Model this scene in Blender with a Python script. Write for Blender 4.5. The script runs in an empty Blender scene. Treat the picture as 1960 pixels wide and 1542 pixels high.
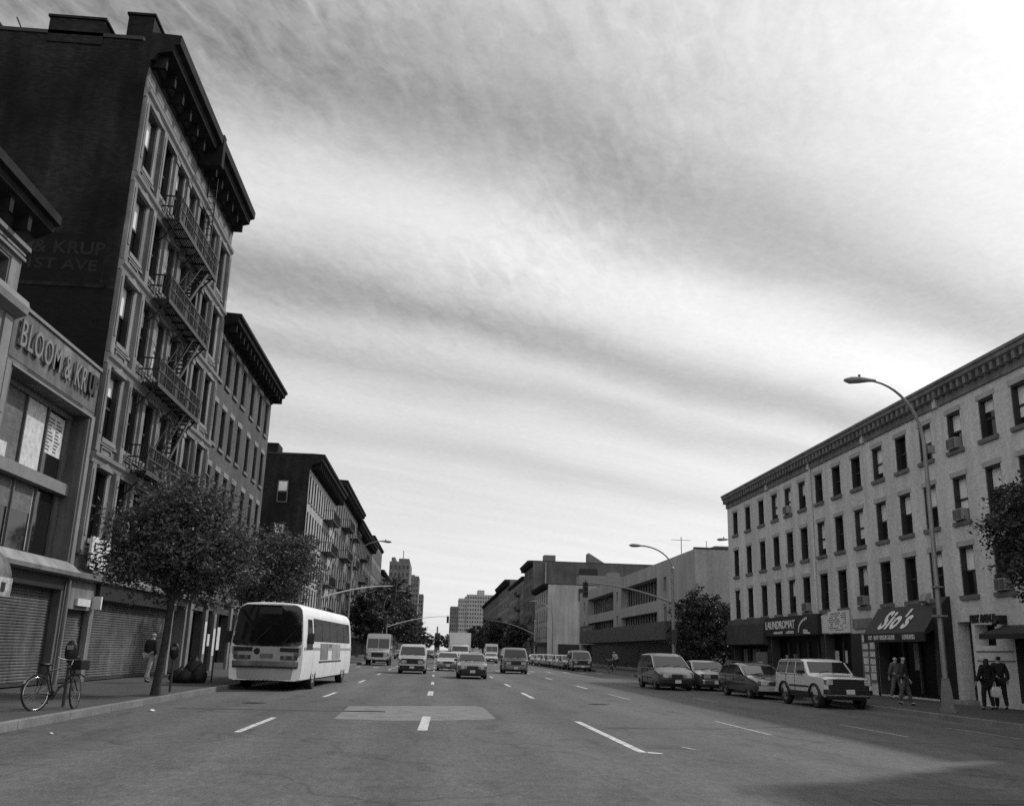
import bpy, bmesh, math, random
from mathutils import Vector, Matrix
R = math.radians
PI = math.pi
random.seed(11)
scene = bpy.context.scene
C = scene.collection

# ------------------------------------------------------------------ object helpers
ORG = {}

def tag(o, label=None, cat=None, group=None, kind=None):
    if label: o['label'] = label
    if cat: o['category'] = cat
    if group: o['group'] = group
    if kind: o['kind'] = kind
    return o

def thing(name, label, cat, loc=(0, 0, 0), rz=0, group=None, local=False):
    o = bpy.data.objects.new(name, None)
    C.objects.link(o)
    o.empty_display_size = .3
    o.location = loc
    o.rotation_euler = (0, 0, rz)
    ORG[o] = Vector((0, 0, 0)) if local else Vector(loc)
    return tag(o, label, cat, group)

def copy_tree(o, parent=None):
    c = o.copy()
    C.objects.link(c)
    if parent: c.parent = parent
    ORG[c] = ORG.get(o, Vector((0, 0, 0)))
    for ch in list(o.children): copy_tree(ch, c)
    return c

class MB:
    def __init__(s):
        s.v = []; s.f = []; s.mi = []; s.cur = 0
    def add(s, vs, fs):
        n = len(s.v)
        s.v += [tuple(v) for v in vs]
        for f in fs:
            s.f.append([i + n for i in f]); s.mi.append(s.cur)
        return s
    def box(s, x0, x1, y0, y1, z0, z1):
        v = [(x0, y0, z0), (x1, y0, z0), (x1, y1, z0), (x0, y1, z0), (x0, y0, z1), (x1, y0, z1), (x1, y1, z1), (x0, y1, z1)]
        return s.add(v, [(0, 3, 2, 1), (4, 5, 6, 7), (0, 1, 5, 4), (1, 2, 6, 5), (2, 3, 7, 6), (3, 0, 4, 7)])
    def bar(s, a, b, w, h=None):
        """rectangular bar from a to b"""
        h = h or w
        a = Vector(a); b = Vector(b); d = (b - a).normalized()
        u = d.cross(Vector((0, 0, 1)))
        if u.length < .01: u = Vector((1, 0, 0))
        u.normalize(); n = u.cross(d)
        q = [(-w / 2, -h / 2), (w / 2, -h / 2), (w / 2, h / 2), (-w / 2, h / 2)]
        v = [a + u * i + n * j for i, j in q] + [b + u * i + n * j for i, j in q]
        return s.add(v, [(0, 1, 2, 3), (7, 6, 5, 4), (0, 4, 5, 1), (1, 5, 6, 2), (2, 6, 7, 3), (3, 7, 4, 0)])
    def poly(s, pts):
        return s.add(pts, [tuple(range(len(pts)))])
    def prism(s, pts, ax, a0, a1):
        n = len(pts)
        def P(p, a):
            return {'x': (a, p[0], p[1]), 'y': (p[0], a, p[1]), 'z': (p[0], p[1], a)}[ax]
        v = [P(p, a0) for p in pts] + [P(p, a1) for p in pts]
        f = [tuple(range(n)), tuple(range(2 * n - 1, n - 1, -1))]
        for i in range(n):
            j = (i + 1) % n
            f.append((i, i + n, j + n, j))
        return s.add(v, f)
    def tube(s, path, r, n=8, closed=False):
        path = [Vector(p) for p in path]
        if not isinstance(r, (list, tuple)): r = [r] * len(path)
        vs = []; fs = []
        ref = None
        m = len(path)
        for i, p in enumerate(path):
            if closed: d = path[(i + 1) % m] - path[i - 1]
            else: d = path[min(i + 1, m - 1)] - path[max(i - 1, 0)]
            d = d.normalized() if d.length > 1e-9 else Vector((0, 0, 1))
            if ref is None:
                ref = Vector((1, 0, 0)) if abs(d.x) < .8 else Vector((0, 1, 0))
            u = (ref - d * ref.dot(d)).normalized(); w = d.cross(u); ref = u
            for k in range(n):
                a = 2 * PI * k / n
                vs.append(p + (u * math.cos(a) + w * math.sin(a)) * r[i])
        for i in range(m if closed else m - 1):
            j = (i + 1) % m
            for k in range(n):
                l = (k + 1) % n
                fs.append((i * n + k, i * n + l, j * n + l, j * n + k))
        if not closed:
            fs.append(tuple(range(n - 1, -1, -1)))
            fs.append(tuple((m - 1) * n + k for k in range(n)))
        return s.add(vs, fs)
    def cyl(s, a, b, r0, r1=None, n=16):
        return s.tube([a, b], [r0, r0 if r1 is None else r1], n)
    def lathe(s, prof, ctr, ax='z', n=16):
        """prof: (radius, along) list"""
        c = Vector(ctr); vs = []; fs = []
        for r, a in prof:
            for k in range(n):
                t = 2 * PI * k / n; p, q = r * math.cos(t), r * math.sin(t)
                vs.append(c + Vector({'x': (a, p, q), 'y': (p, a, q), 'z': (p, q, a)}[ax]))
        for i in range(len(prof) - 1):
            for k in range(n):
                l = (k + 1) % n
                fs.append((i * n + k, i * n + l, (i + 1) * n + l, (i + 1) * n + k))
        return s.add(vs, fs)
    def loft(s, rings, cap=True):
        n = len(rings[0]); vs = [p for r in rings for p in r]; fs = []
        for i in range(len(rings) - 1):
            for k in range(n):
                l = (k + 1) % n
                fs.append((i * n + k, i * n + l, (i + 1) * n + l, (i + 1) * n + k))
        if cap:
            fs.append(tuple(range(n - 1, -1, -1))); fs.append(tuple((len(rings) - 1) * n + k for k in range(n)))
        return s.add(vs, fs)
    def mesh(s, name, org=Vector((0, 0, 0)), smooth=0, bevel=0, recalc=True, weld=False):
        me = bpy.data.meshes.new(name)
        me.from_pydata([Vector(v) - org for v in s.v], [], s.f)
        me.polygons.foreach_set('material_index', s.mi)
        if recalc or bevel or weld:
            bm = bmesh.new(); bm.from_mesh(me)
            if weld: bmesh.ops.remove_doubles(bm, verts=bm.verts, dist=.0005)
            bmesh.ops.recalc_face_normals(bm, faces=bm.faces)
            if bevel:
                ed = [e for e in bm.edges if len(e.link_faces) == 2 and e.calc_face_angle(0) > .5]
                bmesh.ops.bevel(bm, geom=ed, offset=bevel, segments=2, affect='EDGES', profile=.6, clamp_overlap=True)
            bm.to_mesh(me); bm.free()
        if smooth:
            me.shade_smooth(); me.set_sharp_from_angle(angle=R(smooth))
        return me
    def build(s, name, mats, parent=None, smooth=0, bevel=0, recalc=True, weld=False, loc=None):
        org = ORG.get(parent, Vector((0, 0, 0))) if parent is not None else (Vector(loc) if loc else Vector((0, 0, 0)))
        me = s.mesh(name, org, smooth, bevel, recalc, weld)
        for m in (mats if isinstance(mats, (list, tuple)) else [mats]): me.materials.append(m)
        o = bpy.data.objects.new(name, me); C.objects.link(o)
        if parent is not None:
            o.parent = parent; ORG[o] = org
        elif loc: o.location = loc
        return o

# ------------------------------------------------------------------ materials (all greys: a black-and-white place)
class NT:
    def __init__(s, name):
        s.m = bpy.data.materials.new(name); s.m.use_nodes = True
        s.t = s.m.node_tree; s.n = s.t.nodes; s.b = s.n['Principled BSDF']
    def node(s, t, **kw):
        o = s.n.new(t)
        for k, v in kw.items():
            if k.startswith('_'): setattr(o, k[1:], v)
            else: o.inputs[k].default_value = v
        return o
    def link(s, a, b): s.t.links.new(a, b)
    def math(s, op, a, b=None, clamp=False):
        o = s.n.new('ShaderNodeMath'); o.operation = op; o.use_clamp = clamp
        for i, x in enumerate((a, b)):
            if x is None: continue
            if isinstance(x, (int, float)): o.inputs[i].default_value = x
            else: s.link(x, o.inputs[i])
        return o.outputs[0]
    def pos(s, sx=1, sy=1, sz=1):
        g = s.n.new('ShaderNodeNewGeometry')
        m = s.node('ShaderNodeMapping'); m.inputs['Scale'].default_value = (sx, sy, sz)
        s.link(g.outputs['Position'], m.inputs[0]); return m.outputs[0]
    def noise(s, vec, scale, detail=4, rough=.55):
        o = s.node('ShaderNodeTexNoise', Scale=scale, Detail=detail, Roughness=rough)
        if vec is not None: s.link(vec, o.inputs['Vector'])
        return o.outputs['Fac']
    def grey(s, fac, lo, hi, a=.3, b=.7):
        r = s.n.new('ShaderNodeMapRange'); r.inputs[1].default_value = a; r.inputs[2].default_value = b
        r.inputs[3].default_value = lo; r.inputs[4].default_value = hi
        s.link(fac, r.inputs[0]); return r.outputs[0]
    def bump(s, h, strength, dist=.02):
        o = s.node('ShaderNodeBump', Strength=strength, Distance=dist)
        s.link(h, o.inputs['Height']); s.link(o.outputs[0], s.b.inputs['Normal'])

def mat(name, g, rough=.7, var=.25, scale=1.5, metal=0, bump=0, bscale=30, spec=.4, coat=0, streak=0, fine=0):
    n = NT(name)
    p = n.pos()
    v = n.grey(n.noise(p, scale, 5), g * (1 - var), g * (1 + var))
    if streak:
        v = n.math('MULTIPLY', v, n.grey(n.noise(n.pos(2.2, 2.2, .25), 1.0, 4), 1 - streak, 1 + streak * .5))
    if fine:
        v = n.math('MULTIPLY', v, n.grey(n.noise(p, scale * 14, 3), 1 - fine, 1 + fine))
    n.link(v, n.b.inputs['Base Color'])
    n.b.inputs['Roughness'].default_value = rough
    n.b.inputs['Metallic'].default_value = metal
    n.b.inputs['Specular IOR Level'].default_value = spec
    if coat: n.b.inputs['Coat Weight'].default_value = coat; n.b.inputs['Coat Roughness'].default_value = .08
    if bump: n.bump(n.noise(p, bscale, 4), bump)
    return n.m

def brick(name, g, mortar, var=.3, bw=.22, bh=.075, streak=.25, patch=.25):
    n = NT(name)
    g_ = n.n.new('ShaderNodeNewGeometry')
    sp = n.n.new('ShaderNodeSeparateXYZ'); n.link(g_.outputs['Position'], sp.inputs[0])
    cb = n.n.new('ShaderNodeCombineXYZ')
    n.link(n.math('ADD', sp.outputs[0], sp.outputs[1]), cb.inputs[0]); n.link(sp.outputs[2], cb.inputs[1])
    b = n.node('ShaderNodeTexBrick', Scale=1.0)
    b.inputs['Mortar Size'].default_value = .008; b.inputs['Brick Width'].default_value = bw; b.inputs['Row Height'].default_value = bh
    b.inputs['Color1'].default_value = (g * (1 - var),) * 3 + (1,); b.inputs['Color2'].default_value = (g * (1 + var),) * 3 + (1,)
    b.inputs['Mortar'].default_value = (mortar,) * 3 + (1,)
    n.link(cb.outputs[0], b.inputs['Vector'])
    p = n.pos()
    bw_ = n.n.new('ShaderNodeRGBToBW'); n.link(b.outputs['Color'], bw_.inputs[0])
    v = n.math('MULTIPLY', bw_.outputs[0], n.grey(n.noise(p, .35, 5), 1 - patch, 1 + patch))
    v = n.math('MULTIPLY', v, n.grey(n.noise(n.pos(1.6, 1.6, .18), 1.0, 5), 1 - streak, 1 + streak * .4))
    v = n.math('MULTIPLY', v, n.grey(n.noise(p, 6, 4), .85, 1.12))
    n.link(v, n.b.inputs['Base Color']); n.b.inputs['Roughness'].default_value = .9
    n.b.inputs['Specular IOR Level'].default_value = .2
    n.bump(b.outputs['Fac'], -.35, .01)
    return n.m

def glass(name, g=.012, rough=.06, spec=.38, wob=.06):
    n = NT(name)
    n.b.inputs['Base Color'].default_value = (g, g, g, 1)
    n.b.inputs['Roughness'].default_value = rough
    n.b.inputs['Specular IOR Level'].default_value = spec
    if wob: n.bump(n.noise(n.pos(), 1.3, 2), wob, .05)
    return n.m

M = {}
M['glass'] = glass('old window glass')
M['carglass'] = glass('vehicle glass', .015, .03, .7, 0)
M['carglass2'] = glass('tinted vehicle glass', .008, .05, .6, 0)
M['shopglass'] = glass('dim shop glass', .005, .35, .08, 0)
M['dullglass'] = glass('dusty old glass', .01, .22, .2, .08)
M['r2wall'] = brick('smooth grey facing', .33, .32, .05, patch=.12)
M['lintelpale'] = mat('painted stone lintel', .34, .85, .15, 2)
M['frameshade'] = mat('dark frame and jamb shade', .03, .6, .2, 3)  # near-black frame colour also paints the shade on window jambs
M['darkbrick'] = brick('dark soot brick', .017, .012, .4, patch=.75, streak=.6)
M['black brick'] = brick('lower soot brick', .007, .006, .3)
M['brick'] = brick('mid brick', .085, .10, .25)
M['palebrick'] = brick('painted pale brick', .58, .50, .07, patch=.08, streak=.22)
M['farbrick'] = brick('weathered brick', .10, .11, .25)
M['farpale'] = brick('pale plastered brick', .36, .34, .06, patch=.12)
M['farmid'] = brick('middle grey brick', .16, .15, .15)
M['stone'] = mat('dressed stone', .19, .85, .25, 1.2, bump=.25, bscale=18, streak=.45, fine=.1)
M['stone2'] = mat('grey limestone', .14, .85, .25, .9, bump=.2, bscale=22, streak=.5, fine=.1)
M['trim'] = mat('light stone trim', .19, .8, .15, 2, fine=.1)
M['brownstone'] = mat('brown stone trim', .13, .85, .2, 2, fine=.1)
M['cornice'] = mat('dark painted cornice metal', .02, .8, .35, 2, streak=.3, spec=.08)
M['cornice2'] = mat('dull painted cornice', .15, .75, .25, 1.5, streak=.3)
M['iron'] = mat('black iron', .012, .5, .3, 4)
M['frame'] = mat('painted window frame', .10, .6, .2, 3)
M['framelight'] = mat('pale window frame', .45, .6, .15, 3)
M['blind'] = mat('window shade cloth', .68, .8, .2, 1.1)
M['roof'] = mat('roof tar', .04, .9, .3, .6)
M['concrete'] = mat('concrete', .26, .9, .2, .8, bump=.2, bscale=40, streak=.3)
M['dark'] = mat('dark painted board', .012, .6, .3, 2)
M['darkgrey'] = mat('charcoal paint', .045, .6, .3, 2)
M['white'] = mat('white paint', .72, .55, .08, 1.5, streak=.06)
M['signwhite'] = mat('sign white', .62, .5, .12, 4)
M['galv'] = mat('galvanised pole steel', .24, .5, .2, 2, metal=.3, streak=.2)
M['chrome'] = mat('chrome', .6, .18, .1, 5, metal=1)
M['tyre'] = mat('tyre rubber', .015, .85, .2, 9)
M['rim'] = mat('wheel steel', .16, .4, .2, 6, metal=.6)
M['plastic'] = mat('black plastic', .014, .5, .2, 6)
M['lamp'] = mat('headlight lens', .5, .12, .2, 8, spec=.8)
M['plate'] = mat('licence plate', .55, .5, .12, 20)
M['leaf'] = None
M['bark'] = mat('tree bark', .035, .95, .4, 8, bump=.6, bscale=40)
M['skin'] = mat('skin', .3, .6, .1, 8)
M['hairdark'] = mat('dark hair', .012, .6, .3, 30)
M['hairgrey'] = mat('grey hair', .35, .7, .2, 30)
M['bag'] = mat('bin bag plastic', .008, .65, .3, 9, bump=.5, bscale=9)

def leafmat(name, lo, hi):
    n = NT(name)
    oi = n.n.new('ShaderNodeNewGeometry')
    v = n.grey(oi.outputs['Random Per Island'], lo, hi, 0, 1)
    n.link(v, n.b.inputs['Base Color'])
    n.b.inputs['Roughness'].default_value = .55; n.b.inputs['Specular IOR Level'].default_value = .35
    tr = n.n.new('ShaderNodeBsdfTranslucent'); n.link(v, tr.inputs[0])
    mx = n.node('ShaderNodeMixShader', Fac=.25)
    n.link(n.b.outputs[0], mx.inputs[1]); n.link(tr.outputs[0], mx.inputs[2])
    n.link(mx.outputs[0], n.n['Material Output'].inputs[0])
    return n.m
M['leaf'] = leafmat('leaves', .03, .15)
M['leafdark'] = leafmat('dark leaves', .02, .085)

def paint(name, g, rough=.3):
    return mat(name, g, rough, .06, 1.5, spec=.5, coat=1.0)
P = {k: paint('car paint ' + k, g) for k, g in dict(white=.62, silver=.34, light=.4, grey=.11, mid=.12, dark=.045, black=.025, maroon=.035).items()}
for k in ('bus white',): P[k] = mat('bus white paint', .84, .4, .08, 1, coat=.2, streak=.08)
P['bus grey'] = mat('bus front grey', .34, .45, .12, 2)

def asphalt():
    n = NT('asphalt')
    p = n.pos()
    big = n.grey(n.noise(n.pos(1, .16, 1), .35, 6, .6), .74, 1.22)
    mid = n.grey(n.noise(p, 1.7, 6, .65), .86, 1.12)
    fine = n.grey(n.noise(p, 36, 3, .8), .4, 1.6, .25, .75)
    grit = n.grey(n.noise(n.pos(1, .4, 1), 9, 5, 1.0), .5, 1.5, .3, .7)
    v = n.math('MULTIPLY', n.math('MULTIPLY', n.math('MULTIPLY', big, mid), grit), fine)
    oil = n.grey(n.noise(n.pos(1.2, .35, 1), .9, 5, .7), .72, 1.0, .36, .46)
    v = n.math('MULTIPLY', v, oil)
    # tyre polished lanes (lanes run along y)
    sp = n.n.new('ShaderNodeSeparateXYZ'); n.link(p, sp.inputs[0])
    w = n.math('SINE', n.math('MULTIPLY', sp.outputs[0], 2 * PI / 1.75))
    v = n.math('MULTIPLY', v, n.grey(w, .92, 1.08, -1, 1))
    # tar cracks
    vo = n.node('ShaderNodeTexVoronoi', Scale=.28); vo.feature = 'DISTANCE_TO_EDGE'
    wv = n.n.new('ShaderNodeMixRGB'); wv.blend_type = 'ADD'; wv.inputs[0].default_value = .9
    nz = n.node('ShaderNodeTexNoise', Scale=1.1, Detail=5); n.link(p, nz.inputs['Vector'])
    n.link(p, wv.inputs[1]); n.link(nz.outputs['Color'], wv.inputs[2]); n.link(wv.outputs[0], vo.inputs['Vector'])
    cr = n.grey(vo.outputs['Distance'], .68, 1.0, .004, .014)
    keep = n.grey(n.noise(p, .16, 3), 0, 1, .42, .55)
    cr = n.math('ADD', n.math('MULTIPLY', cr, keep), n.math('SUBTRACT', 1, keep))
    v = n.math('MULTIPLY', v, cr)
    v = n.math('MULTIPLY', v, ASPH)
    n.link(v, n.b.inputs['Base Color']); n.b.inputs['Roughness'].default_value = .85
    n.b.inputs['Specular IOR Level'].default_value = .3
    n.bump(n.noise(p, 60, 4, .7), .5, .01)
    return n.m
ASPH = .098
M['asphalt'] = asphalt()
M['patch'] = mat('newer asphalt patch', .17, .9, .25, 2.2, fine=.4, bump=.3, bscale=60)
M['tar'] = mat('dark tar repair', .05, .8, .25, 3, fine=.3)

def worn(name, g):
    n = NT(name)
    p = n.pos()
    w = n.grey(n.noise(p, 6, 6, .8), .22, 1, .36, .56)
    n.link(n.math('MULTIPLY', w, g), n.b.inputs['Base Color']); n.b.inputs['Roughness'].default_value = .8
    return n.m
M['marking'] = worn('worn road paint', .62)
M['faded'] = worn('faded road paint', .34)

def pavement():
    n = NT('pavement slabs')
    p = n.pos()
    b = n.node('ShaderNodeTexBrick', Scale=1.0)
    b.offset = 0
    b.inputs['Mortar Size'].default_value = .012; b.inputs['Brick Width'].default_value = 1.5; b.inputs['Row Height'].default_value = 1.5
    b.inputs['Color1'].default_value = (.046,) * 3 + (1,); b.inputs['Color2'].default_value = (.06,) * 3 + (1,); b.inputs['Mortar'].default_value = (.03,) * 3 + (1,)
    n.link(p, b.inputs['Vector'])
    bw = n.n.new('ShaderNodeRGBToBW'); n.link(b.outputs['Color'], bw.inputs[0])
    v = n.math('MULTIPLY', bw.outputs[0], n.grey(n.noise(p, .8, 6, .65), .72, 1.2))
    v = n.math('MULTIPLY', v, n.grey(n.noise(p, 30, 3, .7), .75, 1.25))
    sp = n.node('ShaderNodeTexVoronoi', Scale=1.6); n.link(p, sp.inputs['Vector'])
    v = n.math('MULTIPLY', v, n.grey(sp.outputs['Distance'], .45, 1, .05, .09))   # old gum spots
    n.link(v, n.b.inputs['Base Color']); n.b.inputs['Roughness'].default_value = .9
    n.bump(n.noise(p, 50, 3), .25, .01)
    return n.m
M['pavement'] = pavement()
M['kerb'] = mat('kerb stone', .17, .85, .25, 1.2, bump=.3, bscale=25, fine=.2)
M['soil'] = mat('tree pit soil', .035, .95, .4, 6, bump=.6, bscale=30)

def shuttermat():
    n = NT('roller shutter steel')
    p = n.pos()
    v = n.grey(n.noise(p, .8, 4), .07, .17)
    v = n.math('MULTIPLY', v, n.grey(n.noise(n.pos(3, 3, .3), 1, 4), .65, 1.1))
    v = n.math('MULTIPLY', v, n.grey(n.noise(p, 3.5, 4, .7), .7, 1.25))
    n.link(v, n.b.inputs['Base Color']); n.b.inputs['Roughness'].default_value = .6; n.b.inputs['Metallic'].default_value = .15
    return n.m
M['shutter'] = shuttermat()

# ------------------------------------------------------------------ text
def text(s, m, parent, name, o, xd, zd, width, height, depth=.03, shear=0, bold=0, spacing=1, split=False):
    """letters s in the plane through o (centre), reading along xd, up along zd"""
    cu = bpy.data.curves.new('t', 'FONT'); cu.body = s; cu.extrude = .5; cu.shear = shear; cu.offset = bold
    cu.space_character = spacing; cu.resolution_u = 3
    t = bpy.data.objects.new('t', cu); C.objects.link(t)
    dg = bpy.context.evaluated_depsgraph_get()
    me = bpy.data.meshes.new_from_object(t.evaluated_get(dg))
    bpy.data.objects.remove(t)
    xs = [v.co.x for v in me.vertices]; ys = [v.co.y for v in me.vertices]
    x0, x1, y0, y1 = min(xs), max(xs), min(ys), max(ys)
    xd = Vector(xd).normalized(); zd = Vector(zd).normalized(); nd = xd.cross(zd)
    org = ORG.get(parent, Vector((0, 0, 0)))
    for v in me.vertices:
        a = ((v.co.x - x0) / (x1 - x0) - .5) * width; b = ((v.co.y - y0) / (y1 - y0) - .5) * height
        v.co = Vector(o) + xd * a + zd * b + nd * ((v.co.z) * depth) - org
    me.materials.clear(); me.materials.append(m)
    if split:
        bm = bmesh.new(); bm.from_mesh(me); bm.verts.ensure_lookup_table()
        seen = set(); isl = []
        for v in bm.verts:
            if v.index in seen: continue
            st = [v]; seen.add(v.index); vs = []
            while st:
                q = st.pop(); vs.append(q)
                for e in q.link_edges:
                    w = e.other_vert(q)
                    if w.index not in seen: seen.add(w.index); st.append(w)
            fs = {f for q in vs for f in q.link_faces}
            isl.append((vs, fs))
        out = []
        for vs, fs in isl:
            ix = {q.index: k for k, q in enumerate(vs)}
            m2 = bpy.data.meshes.new(name); m2.from_pydata([q.co[:] for q in vs], [], [[ix[q.index] for q in f.verts] for f in fs]); m2.materials.append(m)
            ob = bpy.data.objects.new(name, m2); C.objects.link(ob); ob.parent = parent; ORG[ob] = org; out.append(ob)
        bm.free(); bpy.data.meshes.remove(me)
        return out
    ob = bpy.data.objects.new(name, me); C.objects.link(ob)
    if parent: ob.parent = parent; ORG[ob] = org
    return ob
# ------------------------------------------------------------------ setting: ground, road, pavements
XL, XR = -12.0, 20.0          # building lines
KL, KR = -7.2, 14.85          # kerbs
def sheet(name, m, x0, x1, y0, y1, z, kind='structure', nx=1, ny=1):
    b = MB(); b.add([(x0, y0, z), (x1, y0, z), (x1, y1, z), (x0, y1, z)], [(0, 1, 2, 3)])
    return tag(b.build(name, m, recalc=False), kind=kind)
sheet('ground', M['roof'], -3000, 3000, -1500, 6000, -.02)
sheet('road', M['asphalt'], KL, KR, -60, 770, 0)
sheet('side_street', M['asphalt'], -260, KL - .004, 63.0, 77.5, 0)
sheet('side_street', M['asphalt'], KR + .004, 260, 64.2, 71.4, 0)

def pavement_strip(side, y0, y1):
    k = KL if side < 0 else KR
    w = XL - 26 if side < 0 else XR + 26
    b = MB()
    x0, x1 = (w, k - .16) if side < 0 else (k + .16, w)
    b.box(x0, x1, y0, y1, -.02, .15)
    o = tag(b.build('pavement', M['pavement']), kind='structure')
    c = MB()
    kx = (k - .16, k) if side < 0 else (k, k + .16)
    y = y0
    while y < min(y1, 260):
        c.box(kx[0], kx[1], y + .006, min(y + 2.4, y1) - .006, -.02, .152); y += 2.4
    if y1 > 260: c.box(kx[0], kx[1], 260, y1, -.02, .152)
    tag(c.build('kerb', M['kerb'], bevel=.012 if y1 < 100 else 0), kind='structure')
for s, y0, y1 in ((-1, -40, 62.6), (-1, 78, 1400), (1, -40, 63.8), (1, 71.8, 1400)):
    pavement_strip(s, y0, y1)

# lane markings: one object per dash line (counted pieces are separate dashes)
def dash(x0, y0, x1, y1, w, m='marking'):
    d = Vector((x1 - x0, y1 - y0, 0)).normalized(); n = Vector((-d.y, d.x, 0)) * w / 2
    b = MB(); a, c = Vector((x0, y0, .004)), Vector((x1, y1, .004))
    b.add([a - n, a + n, c + n, c - n], [(0, 1, 2, 3)])
    return tag(b.build('lane_marking', M[m], recalc=False), kind='structure')
near = [(-3.54, 18.1, -3.5, 21.9, .13), (-3.5, 31.2, -3.45, 34.4, .13), (-.2, 19.4, -.15, 23.4, .2), (-.14, 33.9, -.12, 37.4, .2),
        (3.5, 16.1, 3.42, 23.0, .15), (3.47, 33.8, 3.47, 38.2, .15), (7.2, 20.3, 7.15, 24.3, .12), (7.12, 34.8, 7.1, 39, .12),
        (10.4, 20.6, 10.38, 24.2, .11), (10.3, 34.6, 10.25, 37.8, .11), (13.1, 20.8, 13.08, 24, .08), (13.1, 9, 13.1, 16, .08)]
for q in near: dash(*q[:4], q[4], 'faded' if q[0] > 5 else 'marking')
for x in (-3.45, -.1, 3.5, 7.1):
    for k in range(16):
        y = 44.5 + k * 13.6
        dash(x, y, x, y + 3.6, .14)
for y in (61.2, 62.0): dash(KL, y, KR, y, .12, 'faded')
for k in range(15): dash(-6.4 + k * 1.45, 79, -6.4 + k * 1.45, 82, .4, 'faded')
def flat_patch(name, m, pts, z):
    b = MB(); b.poly([(x, y, z) for x, y in pts]); return tag(b.build(name, M[m], recalc=False), kind='structure')
flat_patch('road_patch', 'patch', [(-2.2, 21.9), (-.9, 21.75), (.3, 22.2), (1.5, 23.1), (1.42, 27.4), (1.2, 28.3), (-.5, 27.6), (-2.3, 26.7)], .003)
flat_patch('road_patch', 'tar', [(3.75, 16.9), (4.5, 16.8), (4.7, 17.2), (4.3, 17.6), (3.8, 17.5)], .003)
flat_patch('road_patch', 'marking', [(3.56, 15.98), (3.82, 15.92), (3.8, 16.06), (3.6, 16.2)], .005)
flat_patch('road_patch', 'faded', [(4.5, 16.8), (4.62, 16.75), (4.5, 17.25), (4.42, 17.2)], .005)
flat_patch('road_patch', 'tar', [(-6.2, 24), (-1.2, 24.6), (-1.2, 24.9), (-6.2, 24.35)], .003)
flat_patch('road_patch', 'tar', [(5.2, 11), (12.5, 11.5), (12.5, 11.9), (5.2, 11.35)], .003)

def manhole(x, y, r):
    b = MB(); b.lathe([(0, .006), (r * .86, .006), (r * .88, .002), (r * .92, .002), (r * .93, .008), (r, .008), (r, -.01)], (x, y, 0), 'z', 28)
    for k in range(-3, 4): b.box(x - math.sqrt(max(.01, r * r * .66 - (k * r * .22) ** 2)), x + math.sqrt(max(.01, r * r * .66 - (k * r * .22) ** 2)), y + k * r * .22 - .012, y + k * r * .22 + .012, .005, .011)
    o = b.build('manhole_cover', M['iron2']); tag(o, None, None, None, 'structure')
M['iron2'] = mat('worn cast iron', .06, .6, .4, 6)
manhole(-4.9, 27, .33); manhole(5.3, 31, .35)
# litter on the road
def litter(x, y, s, label):
    b = MB(); n = 7
    pts = [(x + s * (.6 + .5 * random.random()) * math.cos(2 * PI * k / n), y + s * (.5 + .5 * random.random()) * math.sin(2 * PI * k / n), .006 + random.random() * .03) for k in range(n)]
    c = (x, y, .05 * s / .1)
    b.add(pts + [c], [(k, (k + 1) % n, n) for k in range(n)])
    tag(b.build('litter', M['white'], recalc=False), label, 'litter', 'scraps of paper on the road')
litter(-6.45, 22.9, .10, 'crumpled white paper scrap in the gutter below the young tree')
litter(-6.35, 16.9, .06, 'small pale paper scrap in the gutter nearest the bicycle')
litter(-5.1, 11.0, .10, 'white paper scrap in the dark lower left corner of the road')

# ------------------------------------------------------------------ building parts
def sheet_with_holes(mb, ax, pos, f, a0, a1, z0, z1, holes, depth):
    def Pt(a, z, off=0):
        q = pos - f * off
        return (q, a, z) if ax == 'x' else (a, q, z)
    zs = sorted({z0, z1, *[h[2] for h in holes], *[h[3] for h in holes]})
    zs = [z for z in zs if z0 <= z <= z1]
    for i in range(len(zs) - 1):
        za, zb = zs[i], zs[i + 1]; zm = (za + zb) / 2
        cut = sorted((h[0], h[1]) for h in holes if h[2] < zm < h[3])
        a = a0
        for c0, c1 in cut + [(a1, a1)]:
            if c0 > a: mb.add([Pt(a, za), Pt(c0, za), Pt(c0, zb), Pt(a, zb)], [(0, 1, 2, 3)])
            a = max(a, c1)
    for h in holes:
        b0, b1, c0, c1 = h[:4]; d = h[4] if len(h) > 4 else depth
        for (p, q) in (((b0, c0), (b1, c0)), ((b1, c0), (b1, c1)), ((b1, c1), (b0, c1)), ((b0, c1), (b0, c0))):
            mb.add([Pt(*p), Pt(*q), Pt(*q, d), Pt(*p, d)], [(0, 1, 2, 3)])

def bx(mb, f, X, out0, out1, y0, y1, z0, z1):
    """box on a facade at x=X facing f, between depths out0..out1 outward"""
    a, b = X + f * out0, X + f * out1
    mb.box(min(a, b), max(a, b), y0, y1, z0, z1)

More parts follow.
